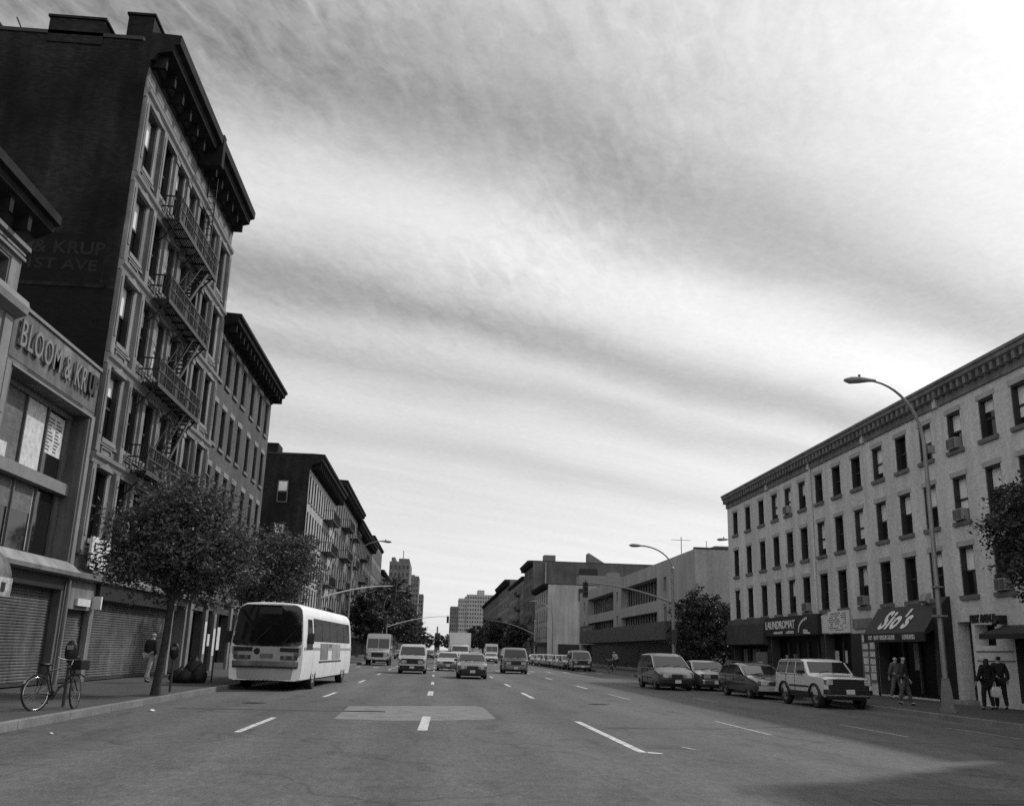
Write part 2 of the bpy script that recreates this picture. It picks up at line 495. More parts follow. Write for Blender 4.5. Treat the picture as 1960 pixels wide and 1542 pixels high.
def window_proto(f, w, h, depth, frame, sill=None, lintel=None, blind=0, mull=True, lh=.22, sl=.12, far=False, glassm='glass', sillw=.12, jamb_shade=True):
    """hung window; origin at the bottom centre of its opening on the wall face"""
    b = MB(); t = .07
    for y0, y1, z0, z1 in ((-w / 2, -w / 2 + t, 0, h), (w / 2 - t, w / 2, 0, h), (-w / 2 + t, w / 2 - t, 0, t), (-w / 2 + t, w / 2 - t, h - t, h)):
        bx(b, f, 0, -depth - .02, -.03 if jamb_shade and z1 > t else -depth + .06, y0, y1, z0, z1)  # sides run out to the wall face; dark colour stands in for jamb shade
    if mull: bx(b, f, 0, -depth - .02, -depth + .045, -w / 2 + t, w / 2 - t, h * .5 - .04, h * .5 + .04)
    win = b.build('window', M[frame])
    def sub(name, m, *boxes):
        q = MB()
        for bb in boxes: bx(q, f, 0, *bb)
        o = q.build(name, M[m]); o.parent = win; return o
    sub('pane', glassm, (-depth - .04, -depth, -w / 2 + .01, w / 2 - .01, .01, h - .01))
    if blind:
        sub('window_shade', 'blind', (-depth + .001, -depth + .005, -w / 2 + t + .01, w / 2 - t - .01, h - t - (h - 2 * t) * blind, h - t - .005))
    if sill: sub('sill', sill, (-depth, .09, -w / 2 - sillw, w / 2 + sillw, -.16, -.001))
    if lintel: sub('lintel', lintel, (-.06, .03, -w / 2 - sl, w / 2 + sl, h + .001, h + lh))
    return win

def simple_window_proto(f, w, h, depth, frame):
    b = MB(); t = .08
    b.cur = 0; bx(b, f, 0, -depth - .03, -depth, -w / 2 + .005, w / 2 - .005, .005, h - .005)
    b.cur = 1
    for y0, y1, z0, z1 in ((-w / 2, -w / 2 + t, 0, h), (w / 2 - t, w / 2, 0, h), (-w / 2 + t, w / 2 - t, h * .48, h * .53), (-w / 2 - .1, w / 2 + .1, -.15, -.002)):
        o1 = .08 if z0 < 0 else -depth + .05
        bx(b, f, 0, -depth, o1, y0, y1, z0, z1)
    return b.build('window', [M['shopglass'], M[frame]])

class Windows:
    """places copies of a few window variants"""
    def __init__(s, parent, protos, weights):
        s.p = parent; s.protos = protos; s.used = [False] * len(protos); s.w = weights
    def put(s, X, y, z, k=None):
        if k is None: k = random.choices(range(len(s.protos)), s.w)[0]
        pr = s.protos[k]
        if not s.used[k]: o = pr; s.used[k] = True
        else: o = copy_tree(pr)
        o.parent = s.p; o.location = Vector((X, y, z)) - ORG[s.p]
        return o
    def done(s):
        for p, u in zip(s.protos, s.used):
            if not u:
                for c in list(p.children): bpy.data.objects.remove(c)
                bpy.data.objects.remove(p)

def cornice(b, parent, f, X, y0, y1, z0, z1, out, m, dent=.6, name='cornice', bracket=True):
    pts = [(0, z0), (.06, z0), (.1, z0 + (z1 - z0) * .25), (out * .35, z0 + (z1 - z0) * .35), (out * .85, z0 + (z1 - z0) * .55), (out * .88, z0 + (z1 - z0) * .78), (out, z0 + (z1 - z0) * .82), (out, z1), (0, z1 + .05)]
    b.prism([(X + f * p, z) for p, z in pts], 'y', y0, y1)
    if bracket:
        y = y0 + dent / 2
        while y < y1 - .1:
            bx(b, f, X, .04, out * .72, y - .09, y + .09, z0 + .02, z0 + (z1 - z0) * .5); y += dent
    return b.build(name, M[m], parent)

def shell(parent, f, X, y0, y1, h, depth, m, side='side_wall', sidem=None, z0=0, roofm='roof', coping=.25):
    """side walls, back and roof of a block standing behind its front wall"""
    B = X - f * depth
    b = MB()
    for y in (y0, y1): b.add([(X, y, z0), (B, y, z0), (B, y, h), (X, y, h)], [(0, 1, 2, 3)])
    b.add([(B, y0, z0), (B, y1, z0), (B, y1, h), (B, y0, h)], [(0, 1, 2, 3)])
    b.build(side, M[sidem or m], parent, recalc=False)
    r = MB(); xa, xb = min(X, B), max(X, B)
    r.add([(xa, y0, h - .35), (xb, y0, h - .35), (xb, y1, h - .35), (xa, y1, h - .35)], [(0, 1, 2, 3)])
    r.box(xa - .03, xb, y0 - .03, y0 + .3, h + .002, h + .14); r.box(xa - .03, xb, y1 - .3, y1 + .03, h + .002, h + .14)
    return r.build('roof', M[roofm], parent)

def pane_box(parent, f, X, y0, y1, z0, z1, d, name='pane', m='glass'):
    b = MB(); bx(b, f, X, -d - .05, -d, y0 + .002, y1 - .002, z0 + .002, z1 - .002); return b.build(name, M[m], parent)

def roller_shutter(parent, f, X, y0, y1, z0, z1, d):
    b = MB(); pts = []; z = z0
    n = int((z1 - z0) / .085)
    for k in range(n):
        za = z0 + (z1 - z0) * k / n; zb = z0 + (z1 - z0) * (k + 1) / n
        pts += [(X + f * (-d), za), (X + f * (-d + .028), za + (zb - za) * .3), (X + f * (-d + .028), za + (zb - za) * .75)]
    pts += [(X + f * (-d), z1), (X - f * (d + .04), z1), (X - f * (d + .04), z0)]
    b.prism(pts, 'y', y0 + .01, y1 - .01)
    o = b.build('roller_shutter', M['shutter'], parent)
    g = MB(); bx(g, f, X, -d - .02, -d + .06, y0 + .002, y0 + .07, z0, z1); bx(g, f, X, -d - .02, -d + .06, y1 - .07, y1 - .002, z0, z1)
    bx(g, f, X, -d - .02, -d + .05, y0 + .08, y1 - .08, z0 - .0, z0 + .09)
    q = g.build('guide_rail', M['darkgrey'], parent); q.parent = o
    return o

# ================= left side =================
# --- tall pale building at the left picture edge
t = thing('corner_building', 'pale stone building with a deep dark cornice at the left picture edge', 'building', (XL, 16, 0))
f = 1; X = XL
holes = [(y, y + 1.35, z0, z1) for y in (22.85, 20.3, 17.7, 15.1, 12.5) for z0, z1 in ((10.62, 11.5),)]
holes += [(y, y + 1.6, z0, z1) for y in (21.0, 18.0, 15.0, 12.0) for z0, z1 in ((7.7, 9.7), (4.5, 6.9))]
holes += [(13, 24.5, .15, 2.9, .3)]
b = MB(); sheet_with_holes(b, 'x', X, f, 8, 24.78, 0, 12.35, holes, .3); b.build('front_wall', M['stone'], t, recalc=False)
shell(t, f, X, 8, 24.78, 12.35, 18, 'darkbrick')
w = Windows(t, [window_proto(f, 1.35, .88, .3, 'frame', mull=False)], [1])
for y in (22.85, 20.3, 17.7, 15.1, 12.5): w.put(X, y + .675, 10.62)
w2 = Windows(t, [window_proto(f, 1.6, 2.0, .3, 'frame')], [1]); w3 = Windows(t, [window_proto(f, 1.6, 2.4, .3, 'frame')], [1])
for y in (21.0, 18.0, 15.0, 12.0): w2.put(X, y + .8, 7.7); w3.put(X, y + .8, 4.5)
b = MB()
for z, o, h in ((11.95, .14, .12), (11.62, .1, .08), (11.78, .07, .06)): bx(b, f, X, 0, o, 8, 24.8 + (.12 if o > .12 else 0), z, z + h)
b.prism([(X, 9.98), (X + .32, 10.12), (X + .36, 10.3), (X + .3, 10.5), (X, 10.55)], 'y', 8, 24.95)
bx(b, f, X, 0, .2, 8, 24.8, 7.3, 7.42)
bx(b, f, X, 0, .06, 24.3, 24.77, 3.9, 7.28); bx(b, f, X, 0, .06, 24.3, 24.77, 7.44, 9.95)
b.build('stone_moulding', M['trim'], t)
b = MB(); b.prism([(X, 12.1), (X + .1, 12.12), (X + .16, 12.4), (X + .62, 12.62), (X + .66, 12.8), (X + .8, 12.84), (X + .8, 13.1), (X, 13.15)], 'y', 7.8, 24.95)
y = 8.3
while y < 24.6: bx(b, f, X, .1, .5, y, y + .2, 12.15, 12.6); y += 1.1
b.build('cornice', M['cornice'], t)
roller_shutter(t, f, X, 13, 24.5, .16, 2.9, .3)
# rounded awning
aw = MB(); n = 10
pr = [(X + .02, 2.95)] + [(X + .02 + 1.35 * math.sin(k / n * PI / 2), 2.95 + .95 * math.cos(k / n * PI / 2)) for k in range(n + 1)]
aw.prism(pr, 'y', 19.3, 24.25)
awn = aw.build('awning', M['stone2'], t, smooth=30)
v = MB(); v.prism([(X + 1.33, 2.5), (X + 1.39, 2.5), (X + 1.40, 2.96), (X + 1.34, 2.96)], 'y', 19.28, 24.27)
v.box(X + .05, X + 1.325, 24.2, 24.26, 2.5, 2.945)
vv = v.build('valance', M['signwhite'], t); vv.parent = awn
g = MB()
for k in range(9): g.box(X + 1.402, X + 1.408, 20.0 + k * .46, 20.0 + k * .46 + random.uniform(.18, .34), 2.62, 2.84)
gg = g.build('valance_marks', M['darkgrey'], t); gg.parent = awn

# --- two-storey shop with the cut-out letters
t = thing('shop_building', 'low shop building with raised letters above a tall display window', 'building', (XL, 28, 0))
holes = [(25.3, 31.12, 3.95, 8.75, .62), (25.1, 31.0, .15, 3.05, .3)]
b = MB(); sheet_with_holes(b, 'x', X, f, 24.82, 31.55, 0, 10.45, holes, .3); b.build('front_wall', M['stone2'], t, recalc=False)
shell(t, f, X, 24.82, 31.55, 10.45, 18, 'darkbrick')
b = MB(); bx(b, f, X, -.3, .06, 24.84, 31.54, 10.46, 10.56)
bx(b, f, X, .0, .05, 25.2, 31.25, 8.76, 8.83)
for yy in (24.84, 31.25): bx(b, f, X, 0, .05, yy, yy + .28, 3.9, 8.85)
b.build('parapet_coping', M['trim'], t)
b = MB(); bx(b, f, X, .0, .015, 24.9, 31.45, 8.97, 10.38); b.build('sign_panel', mat('stained sign board', .15, .85, .35, .7, streak=.5, fine=.15), t)
b = MB(); bx(b, f, X, .004, .012, 26.2, 30.4, 8.86, 8.94); b.build('shadow_joint', M['dark'], t)
text('BLOOM & KR', M['trim'], t, 'letter', (X + .09, 27.72, 9.74), (0, 1, 0), (0, 0, 1), 4.95, .78, .06, bold=.006, spacing=1.12, split=True)
text('UP', M['dark'], t, 'letter', (X + .12, 30.72, 9.74), (0, 1, 0), (0, 0, 1), .85, .72, .08, bold=.05, split=True)
dw = MB()
for z0, z1 in ((8.58, 8.73), (6.06, 6.42), (3.97, 4.05)):
    bx(dw, f, X, -.62, -.5 if z0 > 7 or z0 < 5 else -.3, 25.31, 31.1, z0, z1)
dwo = dw.build('display_window', M['trim'], t)
for z0, z1 in ((6.42, 8.58), (4.05, 6.06)):
    for yy, ww in ((25.31, .55 if z0 > 5 else .2), (27.72, .07), (29.28, .07), (30.75, .34)):
        fr = MB(); bx(fr, f, X, -.62, -.52, yy, yy + ww, z0 + .001, z1 - .001)
        fo = fr.build('mullion', M['frame'], t); fo.parent = dwo
g = pane_box(t, f, X, 25.32, 31.1, 6.42, 8.58, .6); g.parent = dwo
g = pane_box(t, f, X, 25.32, 31.1, 4.05, 6.06, .6); g.parent = dwo
paper = mat('paper notices', .55, .8, .25, 5, fine=.2)
for y0, y1, z0, z1 in ((27.82, 29.24, 6.5, 8.56), (29.37, 30.72, 7.2, 8.5), (26.0, 27.0, 6.5, 6.95), (29.2, 29.27, 4.1, 6.0), (27.68, 27.715, 4.1, 6.0)):
    q = MB(); bx(q, f, X, -.598, -.593, y0, y1, z0, z1); o = q.build('paper_and_reflection', paper, t); o.parent = dwo
q = MB(); bx(q, f, X, -.599, -.597, 25.88, 27.7, 6.43, 8.56); o = q.build('paper_and_reflection', M['farmid'], t); o.parent = dwo  # grey panel stands in for the reflection on the upper left pane
q = MB(); bx(q, f, X, -.599, -.597, 25.55, 29.2, 5.2, 6.04); o = q.build('paper_and_reflection', M['farmid'], t); o.parent = dwo  # grey panel over the top of the lower panes
q = MB(); random.seed(4)
for k in range(10):
    for yy in (29.5, 30.1):
        bx(q, f, X, -.592, -.588, yy, yy + random.uniform(.2, .5), 7.3 + k * .11, 7.35 + k * .11)
o = q.build('notice_print', M['frame'], t); o.parent = dwo
b = MB(); b.prism([(X, 3.45), (X + .3, 3.5), (X + .34, 3.62), (X, 3.94)], 'y', 24.86, 31.5); b.build('window_ledge', M['concrete'], t)
b = MB(); bx(b, f, X, -.05, .02, 24.9, 31.2, 3.06, 3.44); b.build('shutter_housing', M['dark'], t)
roller_shutter(t, f, X, 25.1, 31.0, .16, 3.05, .3)
b = MB(); b.tube([(X + .1, 31.28, .15), (X + .1, 31.28, 3.4)], .065, 10)
b.build('drain_pipe', M['trim'], t, smooth=50)

# --- big tenement with the fire escape
t = thing('tenement', 'tall stone fronted tenement with black fire escape and dark blank side wall', 'building', (XL, 39, 0))
Y0, Y1 = 31.6, 46.5
cols = [33.0, 35.2, 37.1, 39.05, 41.0, 42.95, 45.05]
fl = [4.2 + 3.5 * k for k in range(5)]
holes = [(y - .56, y + .56, z + .66, z + 3.08) for y in cols for z in fl]
holes += [(31.75, 33.75, .15, 2.5, .25), (34.1, 43.9, .15, 2.9, .2), (44.2, 46.2, .15, 3.2, .7)]
b = MB(); sheet_with_holes(b, 'x', X, f, Y0, Y1, 0, 22.2, holes, .24); b.build('front_wall', M['stone'], t, recalc=False)
B = X - 24
b = MB(); b.add([(X, Y0, 13.55), (B, Y0, 13.55), (B, Y0, 23.75), (X, Y0, 23.75)], [(0, 1, 2, 3)])
b.add([(X, Y1, 0), (B, Y1, 0), (B, Y1, 23.75), (X, Y1, 23.75)], [(0, 1, 2, 3)]); b.add([(B, Y0, 0), (B, Y1, 0), (B, Y1, 23.75), (B, Y0, 23.75)], [(0, 1, 2, 3)])
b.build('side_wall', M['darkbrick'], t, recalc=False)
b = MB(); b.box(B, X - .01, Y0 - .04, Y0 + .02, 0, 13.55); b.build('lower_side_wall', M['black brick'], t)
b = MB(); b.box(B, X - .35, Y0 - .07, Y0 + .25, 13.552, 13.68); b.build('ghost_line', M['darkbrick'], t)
b = MB(); b.box(-17.5, -12.55, Y0 - .012, Y0 + .02, 13.7, 15.6); ps = b.build('painted_sign', M['black brick'], t)
ghost = mat('ghost lettering', .0115, .9, .5, 3, fine=.3)
for tx, cx, cz, w_, h_ in (('& KRUP', -13.75, 15.05, 2.5, .5), ('1ST AVE', -13.9, 14.4, 2.4, .42)):
    text(tx, ghost, t, 'ghost_lettering', (cx, Y0 - .015, cz), (1, 0, 0), (0, 0, 1), w_, h_, .006, bold=.02).parent = ps
b = MB(); b.add([(B, Y0, 23.5), (X, Y0, 23.5), (X, Y1, 23.5), (B, Y1, 23.5)], [(0, 1, 2, 3)]); b.box(B, X - .3, Y0 - .05, Y0 + .35, 23.752, 23.9)
rf = b.build('roof', M['roof'], t)
for x0, x1, y0, y1, z in ((-15.85, -13.8, 31.55, 32.4, 24.45), (-13.35, -12.35, 32.5, 33.6, 25.5), (-20.5, -19.3, 34, 35, 26)):
    q = MB(); q.box(x0, x1, y0, y1, 23.4, z); q.box(x0 - .06, x1 + .06, y0 - .06, y1 + .06, z + .001, z + .1)
    o = q.build('chimney', M['darkbrick'], t); o.parent = rf
q = MB(); q.bar((-16.9, 31.8, 23.9), (-17.2, 31.8, 24.5), .05); o = q.build('vent_pipe', M['iron'], t); o.parent = rf
pr = [window_proto(f, 1.12, 2.42, .24, 'frameshade', 'trim', None, bl, glassm='shopglass') for bl in (0, .3, .5, .9)]
w = Windows(t, pr, [6, 2, 2, 1])
for y in cols:
    for z in fl: w.put(X, y, z + .66)
w.done()
# belts, pilasters, panels, hoods
b = MB()
for z in fl[1:] + [21.7]:
    b.prism([(X, z - .34), (X + .1, z - .32), (X + .13, z - .2), (X + .22, z - .1), (X + .24, z + .02), (X, z + .06)], 'y', Y0 + .002, Y1 - .002)
    bx(b, f, X, 0, .06, Y0 + .1, Y1 - .1, z + .42, z + .52)
b.build('string_course', M['trim'], t)
for z in fl:
    zt = z + 3.14
    for y in (31.63, 34.0, 43.72, 46.1):
        b = MB(); bx(b, f, X, 0, .16, y, y + .36, z + .08, zt); bx(b, f, X, .161, .19, y + .1, y + .26, z + .7, zt - .2); b.build('pilaster', M['stone'], t)
    for k in range(len(cols) - 1):
        if k in (0, 5): continue
        y = (cols[k] + cols[k + 1]) / 2
        b = MB(); bx(b, f, X, 0, .1, y - .17, y + .17, z + .54, zt); bx(b, f, X, .101, .15, y - .21, y + .21, zt - .3, zt - .12); b.build('pilaster', M['stone'], t)
    for k, y in enumerate(cols):
        b = MB()
        for y0, y1, z0, z1 in ((y - .5, y + .5, z + .1, z + .15), (y - .5, y + .5, z + .33, z + .38), (y - .5, y - .45, z + .15, z + .33), (y + .45, y + .5, z + .15, z + .33)):
            bx(b, f, X, 0, .05, y0, y1, z0, z1)
        b.build('panel_moulding', M['trim'], t)
        b = MB()
        bx(b, f, X, 0, .14, y - .7, y + .7, z + 3.081, z + 3.15) if k not in (0, 6) else b.prism([(y - .74, z + 3.081), (y + .74, z + 3.081), (y, z + 3.34)], 'x', X, X + .16)
        b.build('window_hood', M['trim'], t)
b = MB(); bx(b, f, X, 0, .05, Y0 + .01, Y1 - .01, 21.8, 22.9); b.build('frieze', M['stone2'], t)
b = MB(); b.prism([(X, 22.2), (X + .08, 22.9), (X + .2, 22.95), (X + .3, 23.2), (X + .85, 23.35), (X + .9, 23.62), (X + 1.1, 23.68), (X + 1.12, 24.05), (X, 24.1)], 'y', Y0 - .05, Y1 + .05)
y = Y0 + .2
while y < Y1: bx(b, f, X, .05, .6, y, y + .2, 22.75, 23.3); y += 1.19
bx(b, f, X, .1, 1.15, (Y0 + Y1) / 2 - .2, (Y0 + Y1) / 2 + .2, 22.6, 24.16)
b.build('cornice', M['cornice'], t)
# shop floor
roller_shutter(t, f, X, 31.75, 33.75, .16, 2.5, .25); roller_shutter(t, f, X, 34.1, 43.9, .16, 2.9, .2)
b = MB(); bx(b, f, X, .0, .16, 34.0, 44.0, 2.92, 3.45); b.build('shop_fascia', M['dark'], t)
b = MB(); b.prism([(X, 3.46), (X + .28, 3.5), (X + .3, 3.66), (X, 3.8)], 'y', Y0 + .002, Y1 - .002); b.build('shop_cornice', M['stone'], t)
b = MB(); bx(b, f, X, 0, .1, 32.25, 33.4, 2.62, 2.86); b.build('shop_sign', M['signwhite'], t)
b = MB(); bx(b, f, X, 0, .3, 33.82, 33.94, 2.55, 3.0); b.build('lamp_box', M['white'], t)
b = MB(); bx(b, f, X, .3, .38, 32.0, 33.75, 3.82, 4.9); nb = b.build('notice_board', M['signwhite'], t)
b = MB()
for z in (4.12, 4.4, 4.66): bx(b, f, X, .381, .386, 32.2, 33.45, z, z + .05)
o = b.build('notice_print', M['darkgrey'], t); o.parent = nb
dn = MB(); bx(dn, f, X, -.75, -.7, 44.2, 45.15, .16, 2.9); bx(dn, f, X, -.75, -.7, 45.2, 46.2, .16, 2.9); bx(dn, f, X, -.75, -.68, 44.2, 46.2, 2.91, 3.2)
dn.build('door', M['dark'], t)
# fire escape
fe = MB()
lv = [7.75, 11.2, 14.65, 18.1]
ya, yb, xo = 35.1, 41.4, X + .78
fe.bar((X + .03, yb - .1, lv[0] - .9), (X + .03, yb - .1, lv[-1] + 1.0), .05)
feo = fe.build('fire_escape', M['iron'], t)
def fpart(name, b):
    o = b.build(name, M['iron'], t); o.parent = feo
for i, z in enumerate(lv):
    b = MB()
    for k in range(8): xx = X + .05 + k * .09; b.box(xx, xx + .055, ya, yb, z - .048, z)
    for k in range(8): yy = ya + k * (yb - ya - .06) / 7; b.box(X + .02, xo, yy, yy + .06, z - .12, z - .062)
    b.box(xo - .02, xo + .05, ya, yb, z - .16, z + .02)
    fpart('platform', b)
    b = MB()
    for zz in (.5, .95):
        b.bar((xo, ya, z + zz), (xo, yb, z + zz), .05); b.bar((X + .05, ya, z + zz), (xo, ya, z + zz), .05); b.bar((X + .05, yb, z + zz), (xo, yb, z + zz), .05)
    k = 0
    n = 44
    for k in range(n + 1): b.bar((xo, ya + (yb - ya) * k / n, z), (xo, ya + (yb - ya) * k / n, z + .95), .022 if k % 7 else .05)
    for k in range(7):
        for yy in (ya, yb): b.bar((X + .05 + k * .11, yy, z), (X + .05 + k * .14, yy, z + .95), .022)
    fpart('railing', b)
    b = MB()
    for yy in (ya + .25, (ya + yb) / 2, yb - .25):
        b.bar((X + .02, yy, z - .95), (xo - .05, yy, z - .12), .06); b.bar((X + .03, yy, z - 1.0), (X + .03, yy, z - .1), .06)
    fpart('bracket', b)
    b = MB()
    z2 = lv[i + 1] if i < 3 else None
    if z2:
        x0, x1 = X + .3, xo - .06
        sa, sb = 37.0, 40.6
        for xx in (x0, x1): b.bar((xx, sa, z), (xx, sb, z2), .05, .14); b.bar((xx, sa - .1, z + .85), (xx, sb - .1, z2 + .75), .035)
        for k in range(1, 13): q = k / 13; b.box(x0, x1, sa + (sb - sa) * q - .1, sa + (sb - sa) * q + .1, z + (z2 - z) * q - .015, z + (z2 - z) * q + .015)
        fpart('stair', b)
    else:
        for xx in (X + .12, X + .5): b.bar((xx, 40.9, z), (xx, 40.9, 23.0), .05)
        for k in range(14): b.bar((X + .12, 40.9, z + .3 + k * .33), (X + .5, 40.9, z + .3 + k * .33), .03)
        fpart('roof_ladder', b)
b = MB()
for xx in (xo - .5, xo - .1): b.bar((xx, 41.2, 4.4), (xx, 41.2, 7.7), .045)
for k in range(10): b.bar((xo - .5, 41.2, 4.6 + k * .32), (xo - .1, 41.2, 4.6 + k * .32), .03)
fpart('drop_ladder', b)
for z in (6.4, 13.2, 16.6):
    pts = [(X + .15, 34.4 + k * .5, z - .35 * math.sin(k / 10 * PI) * .8 + (.12 if k % 3 == 0 else 0)) for k in range(11)]
    q = MB(); q.tube(pts, .012, 4); q.build('washing_line_wire', M['iron'], t)

# --- brick building beyond it
t = thing('brick_building', 'plain brick building with dark narrow windows and bracketed cornice beside the tenement', 'building', (XL, 54, 0))
Y0, Y1 = 46.54, 61.9
cols = [47.25, 49.2, 51.15, 53.2, 55.8, 58.3, 60.5]
rows = [14.9, 11.5, 8.15, 4.8]
holes = [(y - .47, y + .47, z, z + 2.15) for y in cols for z in rows]
gh = [(47.0, 49.6, .45, 3.1), (50.3, 51.6, .15, 3.2), (52.3, 55.5, .5, 3.1), (56.2, 57.3, .15, 3.2), (58.0, 61.2, .5, 3.1)]
b = MB(); sheet_with_holes(b, 'x', X, f, Y0, Y1, 0, 17.9, holes + [h + (.4,) for h in gh], .3); b.build('front_wall', M['brick'], t, recalc=False)
shell(t, f, X, Y0, Y1, 17.9, 24, 'brick')
w = Windows(t, [window_proto(f, .94, 2.15, .3, 'frameshade', 'brownstone', 'trim', bl, lh=.26, sl=.13, glassm='shopglass') for bl in (0, .3, .6)], [7, 2, 1])
for y in cols:
    for z in rows: w.put(X, y, z)
w.done()
cornice(MB(), t, f, X, Y0 - .02, Y1 + .1, 17.35, 18.25, 1.0, 'cornice', .98)
b = MB()
for h in gh: bx(b, f, X, -.45, -.4, h[0] + .002, h[1] - .002, h[2] + .002, h[3] - .002)
b.build('shop_window', M['shopglass'], t)
for y in (46.6, 49.7, 51.7, 55.6, 57.4, 61.3):
    b = MB(); bx(b, f, X, 0, .12, y, y + .5, .15, 3.6); b.build('shop_pilaster', M['stone'], t)
b = MB(); bx(b, f, X, 0, .2, Y0 + .01, Y1 - .01, 3.62, 4.05); b.build('shop_cornice', M['stone2'], t)
for y0, y1, z0, z1 in ((51.72, 52.2, .9, 2.3), (50.5, 51.0, 1.4, 2.0), (49.72, 50.15, 1.0, 2.6), (52.5, 53.3, 1.2, 2.4)):
    q = MB(); bx(q, f, X, .121, .13, y0, y1, z0, z1); q.build('poster', paper, t)

# --- generic street building
def street_building(name, label, side, y0, y1, h, wall, cols, rows, ww, wh, cor='cornice', frame='frame', sidem=None, depth=22, group=None, fire=None, simple=True, corh=.8, coro=.7, lint=None, shop=3.4, X=None):
    f = -side; X = X if X is not None else (XL if side < 0 else XR)
    t = thing(name, label, 'building', (X, (y0 + y1) / 2, 0), group=group)
    n = cols; sp = (y1 - y0) / n; ww *= 1.25
    ys = [y0 + sp * (k + .5) for k in range(n)]
    fz = (h - corh - shop - .5) / rows
    zs = [shop + .5 + fz * k + (fz - wh) * .45 for k in range(rows)]
    holes = [(y - ww / 2, y + ww / 2, z, z + wh) for y in ys for z in zs]
    b = MB(); sheet_with_holes(b, 'x', X, f, y0, y1, 0, h - .1, holes + [(y0 + .5, y1 - .5, .4, shop - .6, .35)], .13); b.build('front_wall', M[wall], t, recalc=False)
    shell(t, f, X, y0, y1, h - .1, depth, wall, sidem=sidem)
    pr = [simple_window_proto(f, ww, wh, .13, 'frameshade')] if simple else [window_proto(f, ww, wh, .13, 'frameshade', 'trim', lint, bl, glassm='shopglass') for bl in (0, .4)]
    w = Windows(t, pr, [1] if simple else [6, 1])
    for y in ys:
        for z in zs: w.put(X, y, z)
    w.done()
    cornice(MB(), t, f, X, y0 - .02, y1 + .02, h - corh, h, coro, cor, 1.2)
    b = MB(); bx(b, f, X, -.4, -.35, y0 + .51, y1 - .51, .41, shop - .61); b.build('shop_window', M['shopglass'], t)
    b = MB(); bx(b, f, X, 0, .3, y0 + .2, y1 - .2, shop - .55, shop + .05); b.build('shop_fascia', M['dark'], t)
    if fire:
        for (fa, fb) in fire:
            root = None
            for z in zs:
                q = MB()
                zz = z - .1; xo = X + f * 1.0
                bx(q, f, X, .02, 1.0, fa, fb, zz - .08, zz)
                bx(q, f, X, .97, 1.03, fa, fb, zz + .85, zz + .92)
                m = int((fb - fa) / .22)
                for k in range(m + 1): bx(q, f, X, .985, 1.015, fa + (fb - fa) * k / m - .015, fa + (fb - fa) * k / m + .015, zz, zz + .85)
                for yy in (fa, fb): q.bar((X + f * .05, yy, zz + .88), (xo, yy, zz + .88), .05)
                if z > zs[0]:
                    for o_ in (.55, .95): q.bar((X + f * o_, fa + .6, zz - fz), (X + f * o_, fb - .6, zz), .05, .16)
                o = q.build('fire_escape' if root is None else 'platform', M['iron'], t)
                if root is None: root = o
                else: o.parent = root
    return t, ys, zs
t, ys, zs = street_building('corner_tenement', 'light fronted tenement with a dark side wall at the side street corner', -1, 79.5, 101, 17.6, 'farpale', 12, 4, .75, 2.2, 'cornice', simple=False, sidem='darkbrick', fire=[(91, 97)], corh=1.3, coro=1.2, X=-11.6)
# two windows in its blank side wall
for z in (13.3, 9.6):
    q = MB(); q.box(-14.2, -13.3, 79.44, 79.5, z, z + 1.9); o = q.build('side_window', M['frame'], t)
    for z0, z1, m in ((z + 1.0, z + 1.8, 'blind'), (z + .1, z + .9, 'glass')):
        g = MB(); g.box(-14.1, -13.4, 79.42, 79.438, z0, z1); p_ = g.build('pane', M[m], t); p_.parent = o
q = MB(); q.box(-17.5, -14.6, 80.2, 82.5, 17.0, 18.6); q.build('stair_bulkhead', M['darkbrick'], t)
t, ys, zs = street_building('grey_tenement', 'taller grey tenement with fire escapes adjoining the light corner tenement', -1, 101.05, 128, 19.2, 'farmid', 11, 4, .85, 2.3, 'cornice', fire=[(108, 114), (119, 124)], corh=1.2, coro=1.1, X=-11.6)
q = MB(); q.lathe([(0, 19.1), (1.1, 19.1), (1.1, 21.3), (.9, 21.6), (0, 22.1)], (-13.2, 126, 0), 'z', 12); q.build('water_tank', M['farmid'], t, smooth=40)
street_building('grey_tenement', 'shorter tenement with stepped dark cornice behind the left traffic signal arm', -1, 128.1, 163, 18.5, 'farbrick', 13, 4, .9, 2.2, fire=[(140, 146)], corh=1.3, coro=1.2)
street_building('brick_block', 'dark sided brick block rising above its lower neighbour on the left', -1, 164, 192, 20.6, 'farmid', 9, 5, 1.0, 2.0, sidem='darkbrick', corh=.5, coro=.4)
street_building('brick_block', 'low brick block partly hidden by the big street trees on the left', -1, 192.2, 250, 17, 'farbrick', 16, 4, 1.1, 2.0)

